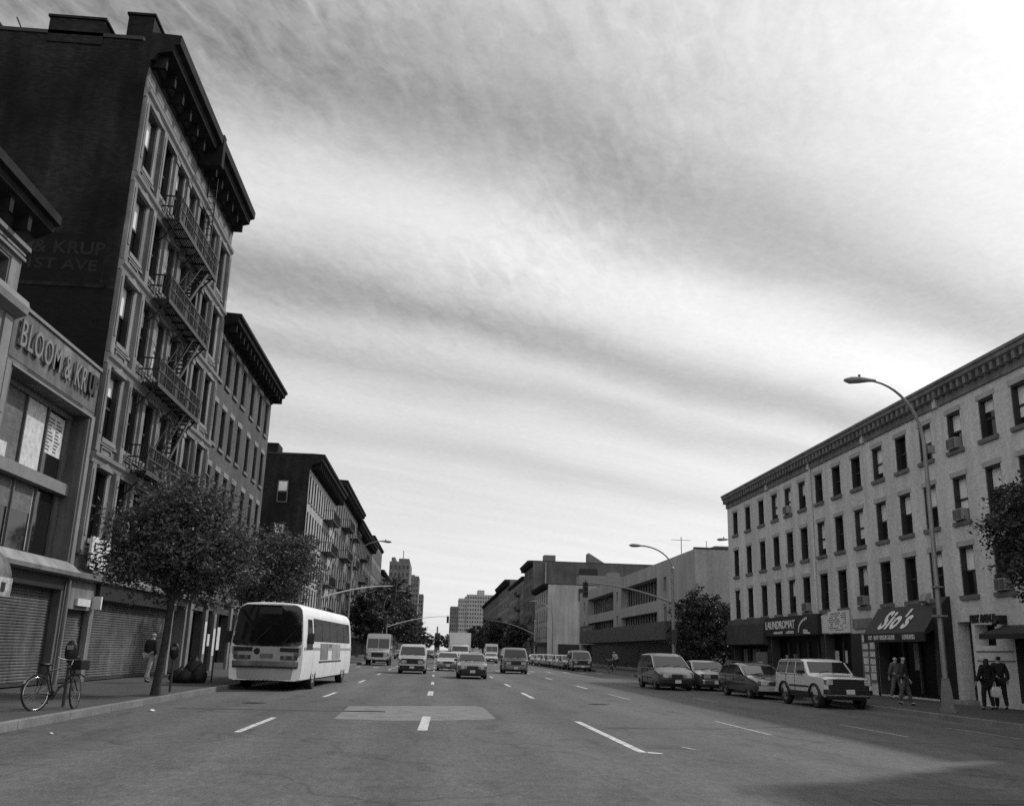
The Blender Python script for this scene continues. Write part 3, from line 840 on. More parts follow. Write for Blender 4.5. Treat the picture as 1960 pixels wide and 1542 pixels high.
def tower(label, x0, x1, y0, y1, h, m, cols, rows, extra=(), group=None):
    t = thing('apartment_tower', label, 'building', ((x0 + x1) / 2, y0, 0), group=group)
    sp = (x1 - x0) / cols; fz = (h - 4) / rows
    holes = [(x0 + sp * (k + .25), x0 + sp * (k + .75), 3 + fz * (r + .3), 3 + fz * (r + .8)) for k in range(cols) for r in range(rows)]
    b = MB(); sheet_with_holes(b, 'y', y0, -1, x0, x1, 0, h, holes, .3); b.build('front_wall', M[m], t, recalc=False)
    b = MB()
    for x in (x0, x1): b.add([(x, y0, 0), (x, y1, 0), (x, y1, h), (x, y0, h)], [(0, 1, 2, 3)])
    b.add([(x0, y1, 0), (x1, y1, 0), (x1, y1, h), (x0, y1, h)], [(0, 1, 2, 3)]); b.add([(x0, y0, h), (x1, y0, h), (x1, y1, h), (x0, y1, h)], [(0, 1, 2, 3)])
    b.build('side_wall', M[m], t, recalc=False)
    holes.sort(key=lambda h: -h[2])
    for h_ in holes[:100]:
        b = MB(); b.box(h_[0], h_[1], y0 + .3, y0 + .34, h_[2], h_[3]); b.build('window', M['glass'], t)
    if len(holes) > 100:
        b = MB()
        for h_ in holes[100:]: b.box(h_[0], h_[1], y0 + .3, y0 + .34, h_[2], h_[3])
        tag(b.build('window_rows', M['glass'], t), kind='stuff')
    for e in extra:
        b = MB(); b.box(*e); b.build('roof_block', M[m], t)
    return t
tower('distant stepped apartment tower with roof blocks above the left street trees', -20.5, -12.3, 380, 410, 35.6, 'farmid', 5, 11, [(-17, -12.8, 384, 400, 35.6, 37.2), (-20, -18.5, 384, 400, 35.6, 37.6), (-15.4, -15.1, 384, 384.4, 37.2, 40.5)])
tower('narrower distant tower right of the stepped tower on the left', -19, -12.3, 560, 590, 43.5, 'farmid', 4, 13, [(-18, -15, 565, 580, 43.5, 44.6)])
tower('lowest distant block at the street end beside the left towers', -17, -11.5, 700, 730, 41, 'farmid', 3, 12)
tower('broad distant apartment block with a roof hut closing the street', 21, 43.5, 700, 730, 42, 'farpale', 12, 13, [(29, 34, 705, 720, 42, 45.6)], 'apartment blocks closing the street')  # pale wall colour stands in for distance haze, next block too
tower('middle step of the distant apartment blocks closing the street', 15, 20.9, 701, 731, 39, 'farpale', 4, 12, [(19.5, 20.9, 704, 720, 39, 40.5)], 'apartment blocks closing the street')
tower('lowest left step of the distant apartment blocks closing the street', 9, 14.9, 702, 732, 33, 'farmid', 4, 10, (), 'apartment blocks closing the street')
tower('tiny dark distant block with a roof post in the street gap', -2, 3, 900, 930, 17, 'farbrick', 3, 5, [(-.5, .8, 905, 910, 17, 23)])

# ================= right side =================
f = -1; X = XR
t = thing('row_building', 'long painted brick row with three window rows above small shops', 'building', (XR, 44, 0))
Y0, Y1 = 24.25, 63.5
cols = [61.8, 59.2, 56.6, 54.2, 52.0, 49.85, 47.5, 45.25, 42.95, 40.65, 38.4, 36.3, 34.05, 31.8, 29.75, 27.6, 25.5]
rows = [(9.72, 1.52), (6.92, 1.75), (4.12, 1.85)]
holes = [(y - .5, y + .5, z, z + h) for y in cols for z, h in rows]
gh = [(56.3, 62.9, .4, 2.5), (48.3, 55.7, .3, 2.9), (44.6, 47.8, .3, 2.9), (36.35, 41.9, .2, 3.2), (34.2, 35.15, .3, 3.15), (32.7, 34.0, 2.27, 3.02), (25, 31.6, .35, 2.65)]
b = MB(); sheet_with_holes(b, 'x', X, f, Y0, Y1, 0, 11.98, holes + [h + (.5,) for h in gh], .24); b.build('front_wall', M['palebrick'], t, recalc=False)
rf = shell(t, f, X, Y0, Y1, 11.98, 16, 'palebrick')
for ri, (z, h) in enumerate(rows):
    w = Windows(t, [window_proto(f, 1.0, h, .24, 'frameshade', 'brownstone', 'lintelpale', bl, lh=.2, sl=.1) for bl in (0, .3, .48, .8)], [3, 2, 3, 1] if ri < 2 else [5, 1.5, 1, .5])
    for y in cols: w.put(X, y, z)
    w.done()
br = [Y0 + .1, 28.3, 35.0, 41.7, 48.4, 55.1, Y1 + .1]
for a, c in zip(br[:-1], br[1:]):
    b = MB()
    bx(b, f, X, 0, .08, a + .35, c - .02, 11.72, 12.0)
    cornice(b, t, f, X, a, c, 12.0, 12.62, .42, 'cornice2', .45)
for y in br[1:-1]:
    q = MB(); bx(q, f, X, .0, .14, y + .03, y + .3, 11.7, 12.1); q.build('corbel', M['palebrick'], t)
b = MB()
for h in gh[:4] + gh[-2:]: bx(b, f, X, -.55, -.5, h[0] + .002, h[1] - .002, h[2] + .002, h[3] - .002)
b.build('shop_window', M['shopglass'], t)
for y0, y1, s in ((56.3, 62.9, 1.6), (48.3, 55.7, 1.45), (44.6, 47.8, 1.0), (36.35, 41.9, 1.35), (25, 31.6, 1.6)):
    y = y0 + s
    while y < y1 - .3:
        b = MB(); bx(b, f, X, -.5, -.4, y - .04, y + .04, .35, 2.6); b.build('shop_window_frame', M['darkgrey'], t); y += s
for y0, y1, z0, z1, m in ((61.6, 62.4, 1.2, 2.2, 'farmid'), (59.2, 60.6, .7, 2.2, 'farmid'), (57.2, 57.6, .6, 2.2, 'stone2'), (52.8, 53.5, .8, 1.9, 'stone2'), (50.3, 51.6, .7, 1.5, 'frame'), (39.2, 39.6, 1.3, 2.4, 'concrete'), (26.2, 27.4, .8, 1.9, 'frame')):
    b = MB(); bx(b, f, X, -.49, -.47, y0, y1, z0, z1); b.build('window_display', M[m], t)
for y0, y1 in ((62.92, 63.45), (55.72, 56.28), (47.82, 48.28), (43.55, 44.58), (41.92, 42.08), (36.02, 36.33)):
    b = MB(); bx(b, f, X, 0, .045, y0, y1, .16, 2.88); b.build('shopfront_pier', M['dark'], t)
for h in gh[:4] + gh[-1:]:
    b = MB(); bx(b, f, X, -.499, .0, h[1] - .03, h[1] - .001, h[2] + .002, h[3] - .035); bx(b, f, X, -.499, .0, h[0] + .001, h[1] - .001, h[3] - .03, h[3] - .001); b.build('shade_plate', M['darkgrey'], t)  # dark plates added so the hole jambs and heads look shaded
b = MB(); bx(b, f, X, -.52, -.45, 34.22, 35.13, .3, 3.13); d_ = b.build('door', M['dark'], t)
b = MB(); bx(b, f, X, -.3, .5, 34.1, 35.25, .15, .3); b.build('door_step', M['concrete'], t)
b = MB()
for z in (1.72, 2.05): bx(b, f, X, 0, .03, 31.7, 34.0, z, z + .04)
b.build('wall_moulding', M['farmid'], t)
b = MB(); b.tube([(X - .08, 48.4, 3.9), (X - .08, 48.4, 11.7)], .05, 8); b.build('drain_pipe', M['palebrick'], t)
# signs and awnings
def sign(y0, y1, z0, z1, m, o0=.02, o1=.3, name='shop_sign'):
    b = MB(); bx(b, f, X, o0, o1, y0, y1, z0, z1); return b.build(name, M[m], t)
b = MB(); b.prism([(X, 4.05), (X - .1, 4.05), (X - .32, 3.7), (X - .42, 2.45), (X, 2.4)], 'y', 56.05, 63.3); b.build('shop_sign', mat('faded dark canvas', .04, .85, .3, 1.2), t)
s_ = sign(47.95, 56.0, 2.9, 3.95, 'dark')
text('LAUNDROMAT', M['signwhite'], t, 'sign_lettering', (X - .31, 53.4, 3.5), (0, -1, 0), (0, 0, 1), 4.7, .46, .03, bold=.02).parent = s_
q = MB(); random.seed(5)
for y0, y1 in ((51.3, 52.4), (53.0, 54.4)):
    y = y0
    while y < y1: bx(q, f, X, .3, .31, y, y + .1, 3.0, 3.0 + random.uniform(.1, .16)); y += .15
o = q.build('sign_print', M['signwhite'], t); o.parent = s_
q = MB(); arc = [(X - .305, 50.2 - 1.35 * math.cos(k / 9 * 1.45) + .0, 3.02 + .7 * math.sin(k / 9 * 1.45)) for k in range(10)]
arc = [(X - .305, 50.6 - 1.5 * (1 - math.cos(k / 9 * 1.45)), 3.05 + .72 * math.sin(k / 9 * 1.45)) for k in range(10)]
for a, c in zip(arc[:-1], arc[1:]): q.bar(a, Vector(a).lerp(Vector(c), .72), .02, .13)
q.bar((X - .305, 49.9, 3.14), (X - .305, 49.3, 3.1), .02, .09); q.bar((X - .305, 49.9, 3.02), (X - .305, 49.0, 2.98), .02, .09)
o = q.build('sign_emblem', M['signwhite'], t); o.parent = s_
sign(47.05, 47.85, 2.95, 3.85, 'signwhite', .03, .12)
s2 = sign(44.6, 46.95, 2.93, 4.0, 'signwhite', .03, .14)
q = MB(); random.seed(8)
for k in range(9):
    y = 44.8
    while y < 46.7:
        l = random.uniform(.08, .3)
        if random.random() < .65: bx(q, f, X, .141, .146, y, y + l, 3.05 + k * .1, 3.1 + k * .1)
        y += l + .06
o = q.build('sign_print', M['farmid'], t); o.parent = s2
sign(42.3, 44.2, 3.1, 3.55, 'stone', .02, .1)
sign(42.1, 43.5, .7, 2.9, 'farmid', .0, .05, 'poster_board')
q = MB()
for k in range(6):
    for y in (42.15, 42.85): bx(q, f, X, .051, .058, y, y + random.uniform(.4, .55), .8 + k * .34, .8 + k * .34 + random.uniform(.2, .29))
q.build('poster', paper, t)
# sloped awning with the script name
b = MB(); b.prism([(X, 3.92), (X - .12, 3.92), (X - .9, 2.78), (X - .9, 2.42), (X - .84, 2.42), (X - .84, 2.7), (X, 3.1)], 'y', 36.01, 41.35)
awn = b.build('awning', M['dark'], t)
sl = Vector((.78, 0, 1.14)).normalized()
text("Sio's", M['signwhite'], t, 'awning_lettering', (X - .53, 38.9, 3.36), (0, -1, 0), sl, 2.7, 1.0, .02, shear=.4, bold=.034, spacing=1.14).parent = awn
q = MB(); random.seed(3)
for a, c in ((41.0, 40.55), (40.45, 39.9), (39.8, 39.2), (39.1, 38.5), (37.9, 36.8)):
    y = c
    while y < a - .06:
        bx(q, f, X, .9, .906, y, y + .085, 2.52, 2.7); bx(q, f, X, .9, .906, y + .02, y + .12, 2.52 + random.random() * .13, 2.56 + random.random() * .13); y += .13
o = q.build('valance_marks', M['signwhite'], t); o.parent = awn
b = MB(); b.prism([(X, 4.15), (X - .1, 4.15), (X - .5, 3.7), (X - .5, .16), (X, .16)], 'y', 35.5, 36.0); b.build('shopfront_wing', M['dark'], t)
b = MB(); b.prism([(X, 4.4), (X - .2, 4.3), (X - .28, 4.05), (X - .1, 3.94), (X, 3.94)], 'y', 36.9, 37.4); b.build('sign_light', M['concrete'], t)
text('FIRST AVENUE', M['dark'], t, 'wall_lettering', (X - .02, 33.4, 3.24), (0, -1, 0), (0, 0, 1), 1.62, .3, .03, bold=.045)
b = MB(); bx(b, f, X, 0, .3, 31.9, 32.25, 3.0, 3.3); b.bar((X - .3, 32.1, 3.1), (X - .5, 31.9, 2.95), .12); b.build('flood_lamp', M['iron'], t)
b = MB(); b.prism([(X, 2.95), (X - .1, 2.95), (X - 1.1, 2.62), (X - 1.1, 2.45), (X - 1.04, 2.45), (X, 2.6)], 'y', 25.1, 31.9); b.build('awning', M['dark'], t)
b = MB(); bx(b, f, X, .02, .2, 56.4, 58, .8, 2.0); b.build('window_display', M['farmid'], t)
for y, z in ((47.3, 1.9), (46.3, 1.9)):
    q = MB(); bx(q, f, X, -.49, -.48, y, y + .5, z - .4, z + .2); q.build('poster', paper, t)
# roof hut and tv mast on the row
# air conditioners resting in the windows
def aircon(y, z, label):
    t = thing('air_conditioner', label, 'air conditioner', (XR, y, z), group='window air conditioners')
    b = MB(); b.box(XR - .22, XR + .2, y - .33, y + .33, z + .02, z + .45); b.build('casing', M['concrete'], t, bevel=.015)
    g = MB()
    for k in range(2):
        y0 = y - .29 + k * .31
        for j in range(6): g.box(XR - .235, XR - .222, y0, y0 + .27, z + .07 + j * .06, z + .1 + j * .06)
    g.build('vent_grille', M['darkgrey'], t)
aircon(34.05, 9.73, 'boxy air conditioner in the top floor window just right of the tall street lamp')
aircon(34.05, 6.93, 'boxy air conditioner in the middle floor window just right of the tall street lamp')
aircon(42.95, 4.13, 'air conditioner in the first floor window above the sloped dark awning, left side')
aircon(52.0, 9.73, 'air conditioner in the far top floor window of the pale row')
aircon(31.8, 4.13, 'square air conditioner in the low window half behind the right hand tree')
aircon(49.85, 4.13, 'air conditioner in the window right above the laundromat sign')

# neighbour block beyond the right picture edge (throws the shade on the near road)
street_building('neighbour_block', 'taller brick block beside the pale row, just outside the right edge', 1, 3, 24.1, 17.5, 'brick', 9, 4, 1.0, 1.9, 'cornice')

# modern low building across the side street
t = thing('commercial_building', 'low modern grey building with long recessed window bands past the side street', 'building', (XR, 100, 0))
Y0, Y1 = 72.2, 133
bays = [(85.2, 102.5), (107, 125.5)]
holes = [(a, c, 6.5, 8.6, .9) for a, c in bays] + [(a, c, 4.55, 5.5, .6) for a, c in bays]
holes += [(y - .5, y + .5, z, z + 1.3, .3) for y in (82.2, 104.7, 128.5) for z in (7.1, 4.5)]
holes += [(74, 131, .4, 2.8, .8)]
b = MB(); sheet_with_holes(b, 'x', X, f, Y0, Y1, 0, 9.85, holes, .3); b.build('front_wall', M['r2wall'], t, recalc=False)
rf = shell(t, f, X, Y0, Y1, 9.85, 30, 'r2wall')
b = MB()
for h in holes: bx(b, f, X, -h[4] - .05, -h[4], h[0] + .002, h[1] - .002, h[2] + .002, h[3] - .002)
b.build('window_band', M['shopglass'], t)
b = MB()
for a, c in bays:
    n = 14
    for k in range(n + 1):
        y = a + (c - a) * k / n
        bx(b, f, X, -.88, -.78, y - .06, y + .06, 6.5, 8.6); bx(b, f, X, -.58, -.5, y - .06, y + .06, 4.55, 5.5)
b.build('window_mullion', M['concrete'], t)
b = MB(); bx(b, f, X, 0, 1.9, 74.5, 120, 2.85, 4.3); b.build('canopy', M['darkgrey'], t)
b = MB(); bx(b, f, X, .0, .3, 118, 130, 3.9, 5.2); b.build('shop_sign', M['dark'], t)
b = MB(); bx(b, f, X, .31, .33, 120, 128, 4.2, 4.9); b.build('sign_print', M['farmid'], t)
for x, z in ((27.2, 6.2), (27.2, 8.6)):
    q = MB(); q.box(x, x + 1.2, 72.12, 72.19, z, z + 1.7); o = q.build('side_window', M['framelight'], t)
    g = MB(); g.box(x + .1, x + 1.1, 72.1, 72.119, z + .1, z + .85); g.box(x + .1, x + 1.1, 72.1, 72.119, z + .92, z + 1.6); p_ = g.build('pane', M['glass'], t); p_.parent = o
q = MB(); q.box(22.2, 24.4, 74, 77, 9.5, 10.35); o = q.build('roof_hut', M['farmid'], t); o.parent = rf
q = MB(); q.bar((21.2, 73, 9.9), (21.2, 73, 10.6), .04); q.bar((23.6, 90, 9.8), (23.6, 90, 13), .06); q.bar((22.6, 90, 12.7), (24.6, 90, 12.7), .04); o = q.build('aerial', M['iron'], t); o.parent = rf
# building line beyond
t, _, _ = street_building('pale_building', 'pale blank sided building with dark cornice end beyond the low modern one', 1, 172, 195, 13.9, 'farpale', 6, 3, 1.0, 2.0, corh=.9, coro=1.0, depth=30)
q = MB(); q.box(29.2, 30.4, 171.9, 171.98, 6.6, 9.0); o = q.build('side_window', M['dark'], t)
q = MB(); q.box(26.4, 37, 176, 180, 13.7, 16); q.box(32, 34.2, 176.5, 179, 16, 16.7); q.build('roof_wall', M['trim'], t)
q = MB(); q.box(25.7, 26.7, 171.8, 171.98, 11, 13.2); q.box(22, 28, 171.85, 171.98, .5, 3.2); q.build('side_opening', M['dark'], t)
t, _, _ = street_building('dark_building', 'dark long flat roofed building rising behind the pale blank sided one', 1, 201, 221, 20.8, 'farbrick', 6, 5, 1.1, 1.9, corh=1.2, coro=1.2, depth=34)
q = MB(); q.box(22.5, 25, 202, 205, 20.5, 22.2); q.build('roof_hut', M['farmid'], t)
q = MB(); q.prism([(32.3, 20.6), (36.3, 20.6), (32.3, 23)], 'y', 202, 206); q.build('skylight', M['farmid'], t)
q = MB(); q.box(30.2, 34, 200.6, 200.98, 17.3, 19.4); q.build('side_opening', M['dark'], t)
q = MB(); q.box(22.6, 22.9, 200.6, 200.95, 3, 20.5); q.build('flue', M['concrete'], t)
street_building('grey_block', 'grey block with fire escape left of the dark flat roofed building', 1, 222, 266, 19, 'farmid', 12, 4, 1.2, 2.2, fire=[(230, 238)], coro=.6)
street_building('grey_block', 'block with a dark projecting cornice, second from the street end on the right', 1, 267, 314, 21.5, 'farmid', 12, 5, 1.2, 2.0, coro=1.5, corh=1.5)
street_building('grey_block', 'last dark block before the distant apartment blocks on the right', 1, 315, 420, 20.5, 'farbrick', 20, 5, 1.3, 2.0, coro=1.0)
# ------------------------------------------------------------------ trees
def tree(name, label, base, h, crown, nleaf, ls, z0=.15, trunk_r=.12, group=None, lean=(0, 0), lm='leaf', seed=1, clump=.42):
    """crown: list of (dx, dy, z, rx, ry, rz) lobes"""
    rnd = random.Random(seed)
    t = thing(name, label, 'tree', (base[0], base[1], z0), group=group)
    bx_, by_ = base
    b = MB()
    fork = min(c[2] - c[5] * .75 for c in crown)
    top = Vector((bx_ + lean[0], by_ + lean[1], z0 + fork))
    pts = [Vector((bx_, by_, z0 - .1)), Vector((bx_, by_, z0 + .25)), Vector((bx_, by_, z0)).lerp(top, .5) + Vector((.03, -.02, 0)), top]
    b.tube(pts, [trunk_r * 1.35, trunk_r, trunk_r * .85, trunk_r * .72], 9)
    limbs = []
    for i, (dx, dy, z, rx, ry, rz) in enumerate(crown):
        for k in range(4):
            a = rnd.uniform(0, 2 * PI); q = rnd.uniform(.3, .8)
            e = Vector((bx_ + dx + rx * q * math.cos(a), by_ + dy + ry * q * math.sin(a), z0 + z + rz * rnd.uniform(-.2, .7)))
            m = top.lerp(e, .5) + Vector((rnd.uniform(-.15, .15), rnd.uniform(-.15, .15), rnd.uniform(0, .3)))
            b.tube([top - Vector((0, 0, .1)), m, e], [trunk_r * .5, trunk_r * .28, .012], 6); limbs.append(e)
    b.build('trunk', M['bark'], t, smooth=60)
    L = MB()
    vol = [c[3] * c[4] * c[5] for c in crown]; tv = sum(vol)
    for c, v in zip(crown, vol):
        n = int(nleaf * v / tv); per = 34
        for k in range(max(1, n // per)):
            d = Vector((rnd.gauss(0, 1), rnd.gauss(0, 1), rnd.gauss(0, 1))).normalized()
            r = rnd.random() ** .38
            if d.z < -.3 and rnd.random() < .4: r *= .7
            r *= rnd.uniform(.78, 1.24)
            cc = Vector((bx_ + c[0] + d.x * c[3] * r, by_ + c[1] + d.y * c[4] * r, z0 + c[2] + d.z * c[5] * r))
            cr = clump * rnd.uniform(.45, 1.3) * min(1.5, (c[3] / 2) ** .5)
            for j in range(per):
                o = Vector((rnd.gauss(0, .5), rnd.gauss(0, .5), rnd.gauss(0, .38))) * cr
                p = cc + o; s = ls * rnd.uniform(.65, 1.3)
                u = Vector((rnd.gauss(0, 1), rnd.gauss(0, 1), rnd.gauss(0, .6))).normalized()
                w = u.cross(Vector((rnd.gauss(0, 1), rnd.gauss(0, 1), rnd.gauss(0, 1)))).normalized()
                nn = u.cross(w) * s * .18
                L.add([p - u * s, p + w * s * .5 + nn, p + u * s, p - w * s * .5 + nn], [(0, 1, 2, 3)])
    L.build('crown', M[lm], t, recalc=False)
    return t
tree('street_tree', 'bushy young street tree nearest on the left pavement before the roller shutters', (-7.45, 26.6), 6.3,
     [(.05, .3, 4.15, 1.85, 1.8, 1.6), (-.7, -.2, 3.5, 1.35, 1.3, .95), (.85, .6, 3.6, 1.35, 1.4, 1.3), (.15, .2, 5.0, 1.15, 1.2, 1.05)], 26000, .066, lean=(.1, .1), seed=3)
tree('street_tree', 'rounder dark street tree behind the white bus on the left', (-7.7, 44), 7,
     [(.1, .3, 4.7, 1.95, 2.2, 1.9), (-.2, 0, 3.7, 1.7, 1.7, 1.1), (.5, .2, 5.4, 1.3, 1.4, 1.3)], 17000, .08, seed=5)
tree('street_tree', 'leafy street tree cut by the right picture edge', (17.4, 24.7), 8,
     [(.3, .3, 4.8, 1.8, 2.0, 1.9), (-.3, 0, 4.2, 1.3, 1.5, 1.1), (.2, .4, 5.8, 1.3, 1.5, 1.1), (-.1, .5, 5.2, 1.6, 1.6, 1.2)], 34000, .07, seed=8, lm='leafdark')
tree('street_tree', 'dark bushy tree at the side street right of the white minivan', (18.5, 66.3), 6.2,
     [(0, 0, 3.2, 2.0, 2, 2.7), (.2, .2, 4.6, 1.5, 1.4, 1.4), (-.9, 0, 2.2, 1.4, 1.4, 1.9)], 13000, .12, seed=9, lm='leafdark')
tree('street_tree', 'lower dark tree between the side street tree and the pale row', (20.7, 67.6), 5.5,
     [(0, 0, 3.0, 1.7, 1.7, 2.5), (-.3, 0, 4.2, 1.2, 1.3, 1.3)], 9000, .12, seed=10, lm='leafdark')
ft = [(-8.6, 118, 8.5, 'dark tree right behind the parked delivery truck'), (-8.7, 150, 11, 'tall dark tree behind the delivery truck under the left towers'), (-8.6, 178, 14, 'tallest tree of the left row, beneath the distant tower'),
      (-8.4, 205, 14, 'big dark tree just right of the tallest one in the left row'), (-8.4, 240, 13, 'last large tree of the left row beside the street gap')]
for i, (x, y, h, lab) in enumerate(ft):
    k = h / 10
    tree('street_tree', lab, (x, y), h, [(0, 0, h * .6, 2.6 * k, 3 * k, 3.6 * k), (.8 * k, .5, h * .45, 2.4 * k, 2.6 * k, 2.4 * k), (-.3, 0, h * .82, 1.9 * k, 2 * k, 1.8 * k)], 5200, .22 * k + .06, seed=20 + i, group='trees down the left pavement', lm='leafdark', clump=.6)
rt = [(16.2, 190, 9, 'nearest tree of the dark right hand clump before the grey blocks'), (15.6, 240, 10.5, 'middle tree of the dark right hand clump before the grey blocks'), (15.2, 300, 12, 'leftmost tree of the dark right hand clump below the distant apartment block'),
      (-9, 330, 12, 'small far tree at the left of the street gap'), (-8.5, 430, 14, 'smaller far tree closing the street gap on its left'), (-6, 800, 16, 'far dark tree at the end of the avenue, left'), (2.5, 810, 17, 'far dark tree at the end of the avenue, middle'), (10.5, 805, 16, 'far dark tree at the end of the avenue, right'), (15, 400, 13, 'far tree closing the street gap on its right')]
for i, (x, y, h, lab) in enumerate(rt):
    k = h / 10
    tree('street_tree', lab, (x, y), h, [(0, 0, h * .55, 3 * k, 3 * k, 3.4 * k), (-1.2 * k, .5, h * .4, 2.6 * k, 2.6 * k, 2.4 * k)], 3200, .3 * k + .05, seed=40 + i, lm='leafdark', clump=.7)
tree('street_tree', 'sparse treetop showing above the roof of the low modern building', (32, 112), 13.4, [(0, 0, 12.1, 1.5, 1.5, 1.2)], 700, .22, z0=0, seed=60, clump=.4)
pit = MB(); pit.box(-8.05, -7.3, 26.0, 27.3, .13, .158); tag(pit.build('tree_pit', M['soil']), kind='structure')

# ------------------------------------------------------------------ lamps, signals, meters
def cobra_lamp(name, label, x, y, h, reach, base_z=.15, r=.08, group='curved street lamps', big=False):
    t = thing(name, label, 'street lamp', (x, y, base_z), group=group)
    s = -1 if reach < 0 else 1
    L = abs(reach)
    b = MB(); b.tube([(x, y, base_z), (x, y, h - 2.2)], [r, r * .72], 12); b.build('pole', M['galv'], t, smooth=50)
    path = []
    for k in range(13):
        a = k / 12 * PI / 2
        path.append((x + s * L * (1 - math.cos(a)), y, h - 2.2 + 2.2 * math.sin(a)))
    b = MB(); b.tube(path, [r * .72 - (r * .35) * k / 12 for k in range(13)], 10); b.build('arm', M['galv'], t, smooth=50)
    hx = x + s * L
    b = MB(); rings = []
    for d, wy, zt, zb in ((-.25, .05, .05, -.03), (.0, .09, .08, -.05), (.3, .17, .11, -.1), (.62, .18, .09, -.14), (.82, .08, .02, -.08)):
        rings.append([(hx + s * d, y + wy * math.cos(a), h + (zt if math.sin(a) > 0 else -zb) * math.sin(a)) for a in [2 * PI * k / 12 for k in range(12)]])
    b.loft(rings); b.build('lamp_head', M['concrete'] if big else M['galv'], t, smooth=50)
    b = MB(); b.tube([(hx + s * .3, y, h + .1), (hx + s * .3, y, h + .19)], .04, 8); b.build('photocell', M['iron'], t)
    b = MB()
    w = .17 if big else .15
    b.prism([(x - w, y - w), (x + w, y - w), (x + w, y + w), (x - w, y + w)], 'z', base_z - .01, base_z + .12)
    b.loft([[(x + q * a, y + q * c, z) for a, c in ((-1, -1), (1, -1), (1, 1), (-1, 1))] for q, z in ((w * .8, base_z + .12), (w * .7, base_z + .6), (w * .5, base_z + .95), (r, base_z + 1.0))])
    b.build('base', M['galv'], t)
    return t
t = cobra_lamp('street_lamp', 'tall curved street lamp in front of the pale row, nearest lamp', 15.72, 28.6, 10.65, -1.75, r=.09, big=True)
b = MB(); b.box(15.56, 15.9, 28.43, 28.77, 3.0, 3.06); b.box(15.6, 15.86, 28.46, 28.74, 3.9, 3.95); b.build('pole_band', M['galv'], t)
b = MB(); b.box(15.78, 16.02, 28.5, 28.62, 8.25, 8.5); b.build('photocell_box', M['galv'], t)
cobra_lamp('street_lamp', 'curved lamp reaching over the road past the light corner tenement', -7.75, 83, 10.7, 2.5)
cobra_lamp('street_lamp', 'lamp down the side street showing over the low grey roof beside the pale row', 22.6, 70, 10.4, -.6)
cobra_lamp('street_lamp', 'small distant curved lamp before the pale blank sided building', 15.6, 128, 8.3, -2.4)
cobra_lamp('street_lamp', 'distant lamp among the trees on the left beyond the parked delivery truck', -7.7, 135, 9.5, 2.2)

def mast_arm(label, x, y, s, reach, z0, z1, poleh, lamp=None, cable=False):
    t = thing('traffic_signal', label, 'traffic signal', (x, y, .15), group='traffic signals on long arms')
    b = MB(); b.tube([(x, y, .1), (x, y, poleh)], [.13, .1], 12); b.lathe([(0, poleh + .14), (.07, poleh + .1), (.12, poleh)], (x, y, 0)); b.build('pole', M['galv'], t, smooth=50)
    path = [(x + s * reach * q, y, z0 + (z1 - z0) * (1 - (1 - q) ** 1.9)) for q in [k / 12 for k in range(13)]]
    b = MB(); b.tube(path, [.065 - .03 * k / 12 for k in range(13)], 8); b.build('mast_arm', M['white'] if s > 0 else M['trim'], t, smooth=50)
    if cable:
        b = MB(); b.bar((x, y, poleh - .1), (path[-2][0], y, path[-2][2] + .15), .03); b.bar((x, y, poleh - .22), (path[-3][0], y, path[-3][2] + .1), .03); b.build('stay_cable', M['galv'], t)
    hx = x + s * reach
    b = MB()
    b.box(hx - .17, hx + .17, y - .02, y + .28, z1 - .95, z1 + .05); b.box(hx - .03, hx + .03, y, y + .1, z1 + .05, z1 + .2); hd = b.build('signal_head', M['darkgrey'], t, bevel=.02)
    for k in range(3):
        q = MB(); c = z1 - .13 - k * .32
        pts = [[(hx + .14 * math.cos(a), y + dy, c + .14 * math.sin(a)) for a in [PI * j / 8 for j in range(9)]] for dy in (-.2, -.021)]
        q.add(pts[0] + pts[1], [(j, j + 1, j + 10, j + 9) for j in range(8)]); o = q.build('visor', M['iron'], t, recalc=False); o.parent = hd
        q = MB(); q.lathe([(0, -.0), (.11, -.0), (.11, .02)], (hx, y - .04, c), 'y', 14); o = q.build('lens', M['darkgrey'], t); o.parent = hd
    b = MB(); b.box(x - .16, x + .16, y - .3, y - .13, 2.4, 3.3); b.build('pedestrian_signal', M['darkgrey'], t, bevel=.02)
    if lamp:
        lx, lz = lamp
        pth = [(x + s * abs(lx) * (1 - math.cos(k / 10 * PI / 2)), y, poleh - .1 + (lz - poleh + .1) * math.sin(k / 10 * PI / 2)) for k in range(11)]
        b = MB(); b.tube(pth, .05, 8); b.build('lamp_arm', M['galv'], t, smooth=50)
        ex = pth[-1][0]
        b = MB(); b.loft([[(ex + s * d, y + wy * math.cos(a), lz + wz * math.sin(a)) for a in [2 * PI * k / 10 for k in range(10)]] for d, wy, wz in ((-.1, .05, .05), (.2, .16, .11), (.55, .17, .12), (.75, .06, .04))]); b.build('lamp_head', M['galv'], t, smooth=50)
mast_arm('long white signal arm on a pole left, stayed by cables, over the white bus', -7.72, 62, 1, 4.75, 4.55, 5.5, 6.25, cable=True)
mast_arm('signal arm curving left from a pole with its own lamp by the right side street', 15.62, 62, -1, 5.9, 5.0, 6.15, 7.3, lamp=(-2.2, 8.75))
mast_arm('small distant signal arm left, among the street trees', -7.5, 142, 1, 9.0, 4.6, 6.4, 6.6)
mast_arm('small distant signal arm right, below the grey blocks', 15.4, 150, -1, 7.5, 4.3, 6.3, 6.4)

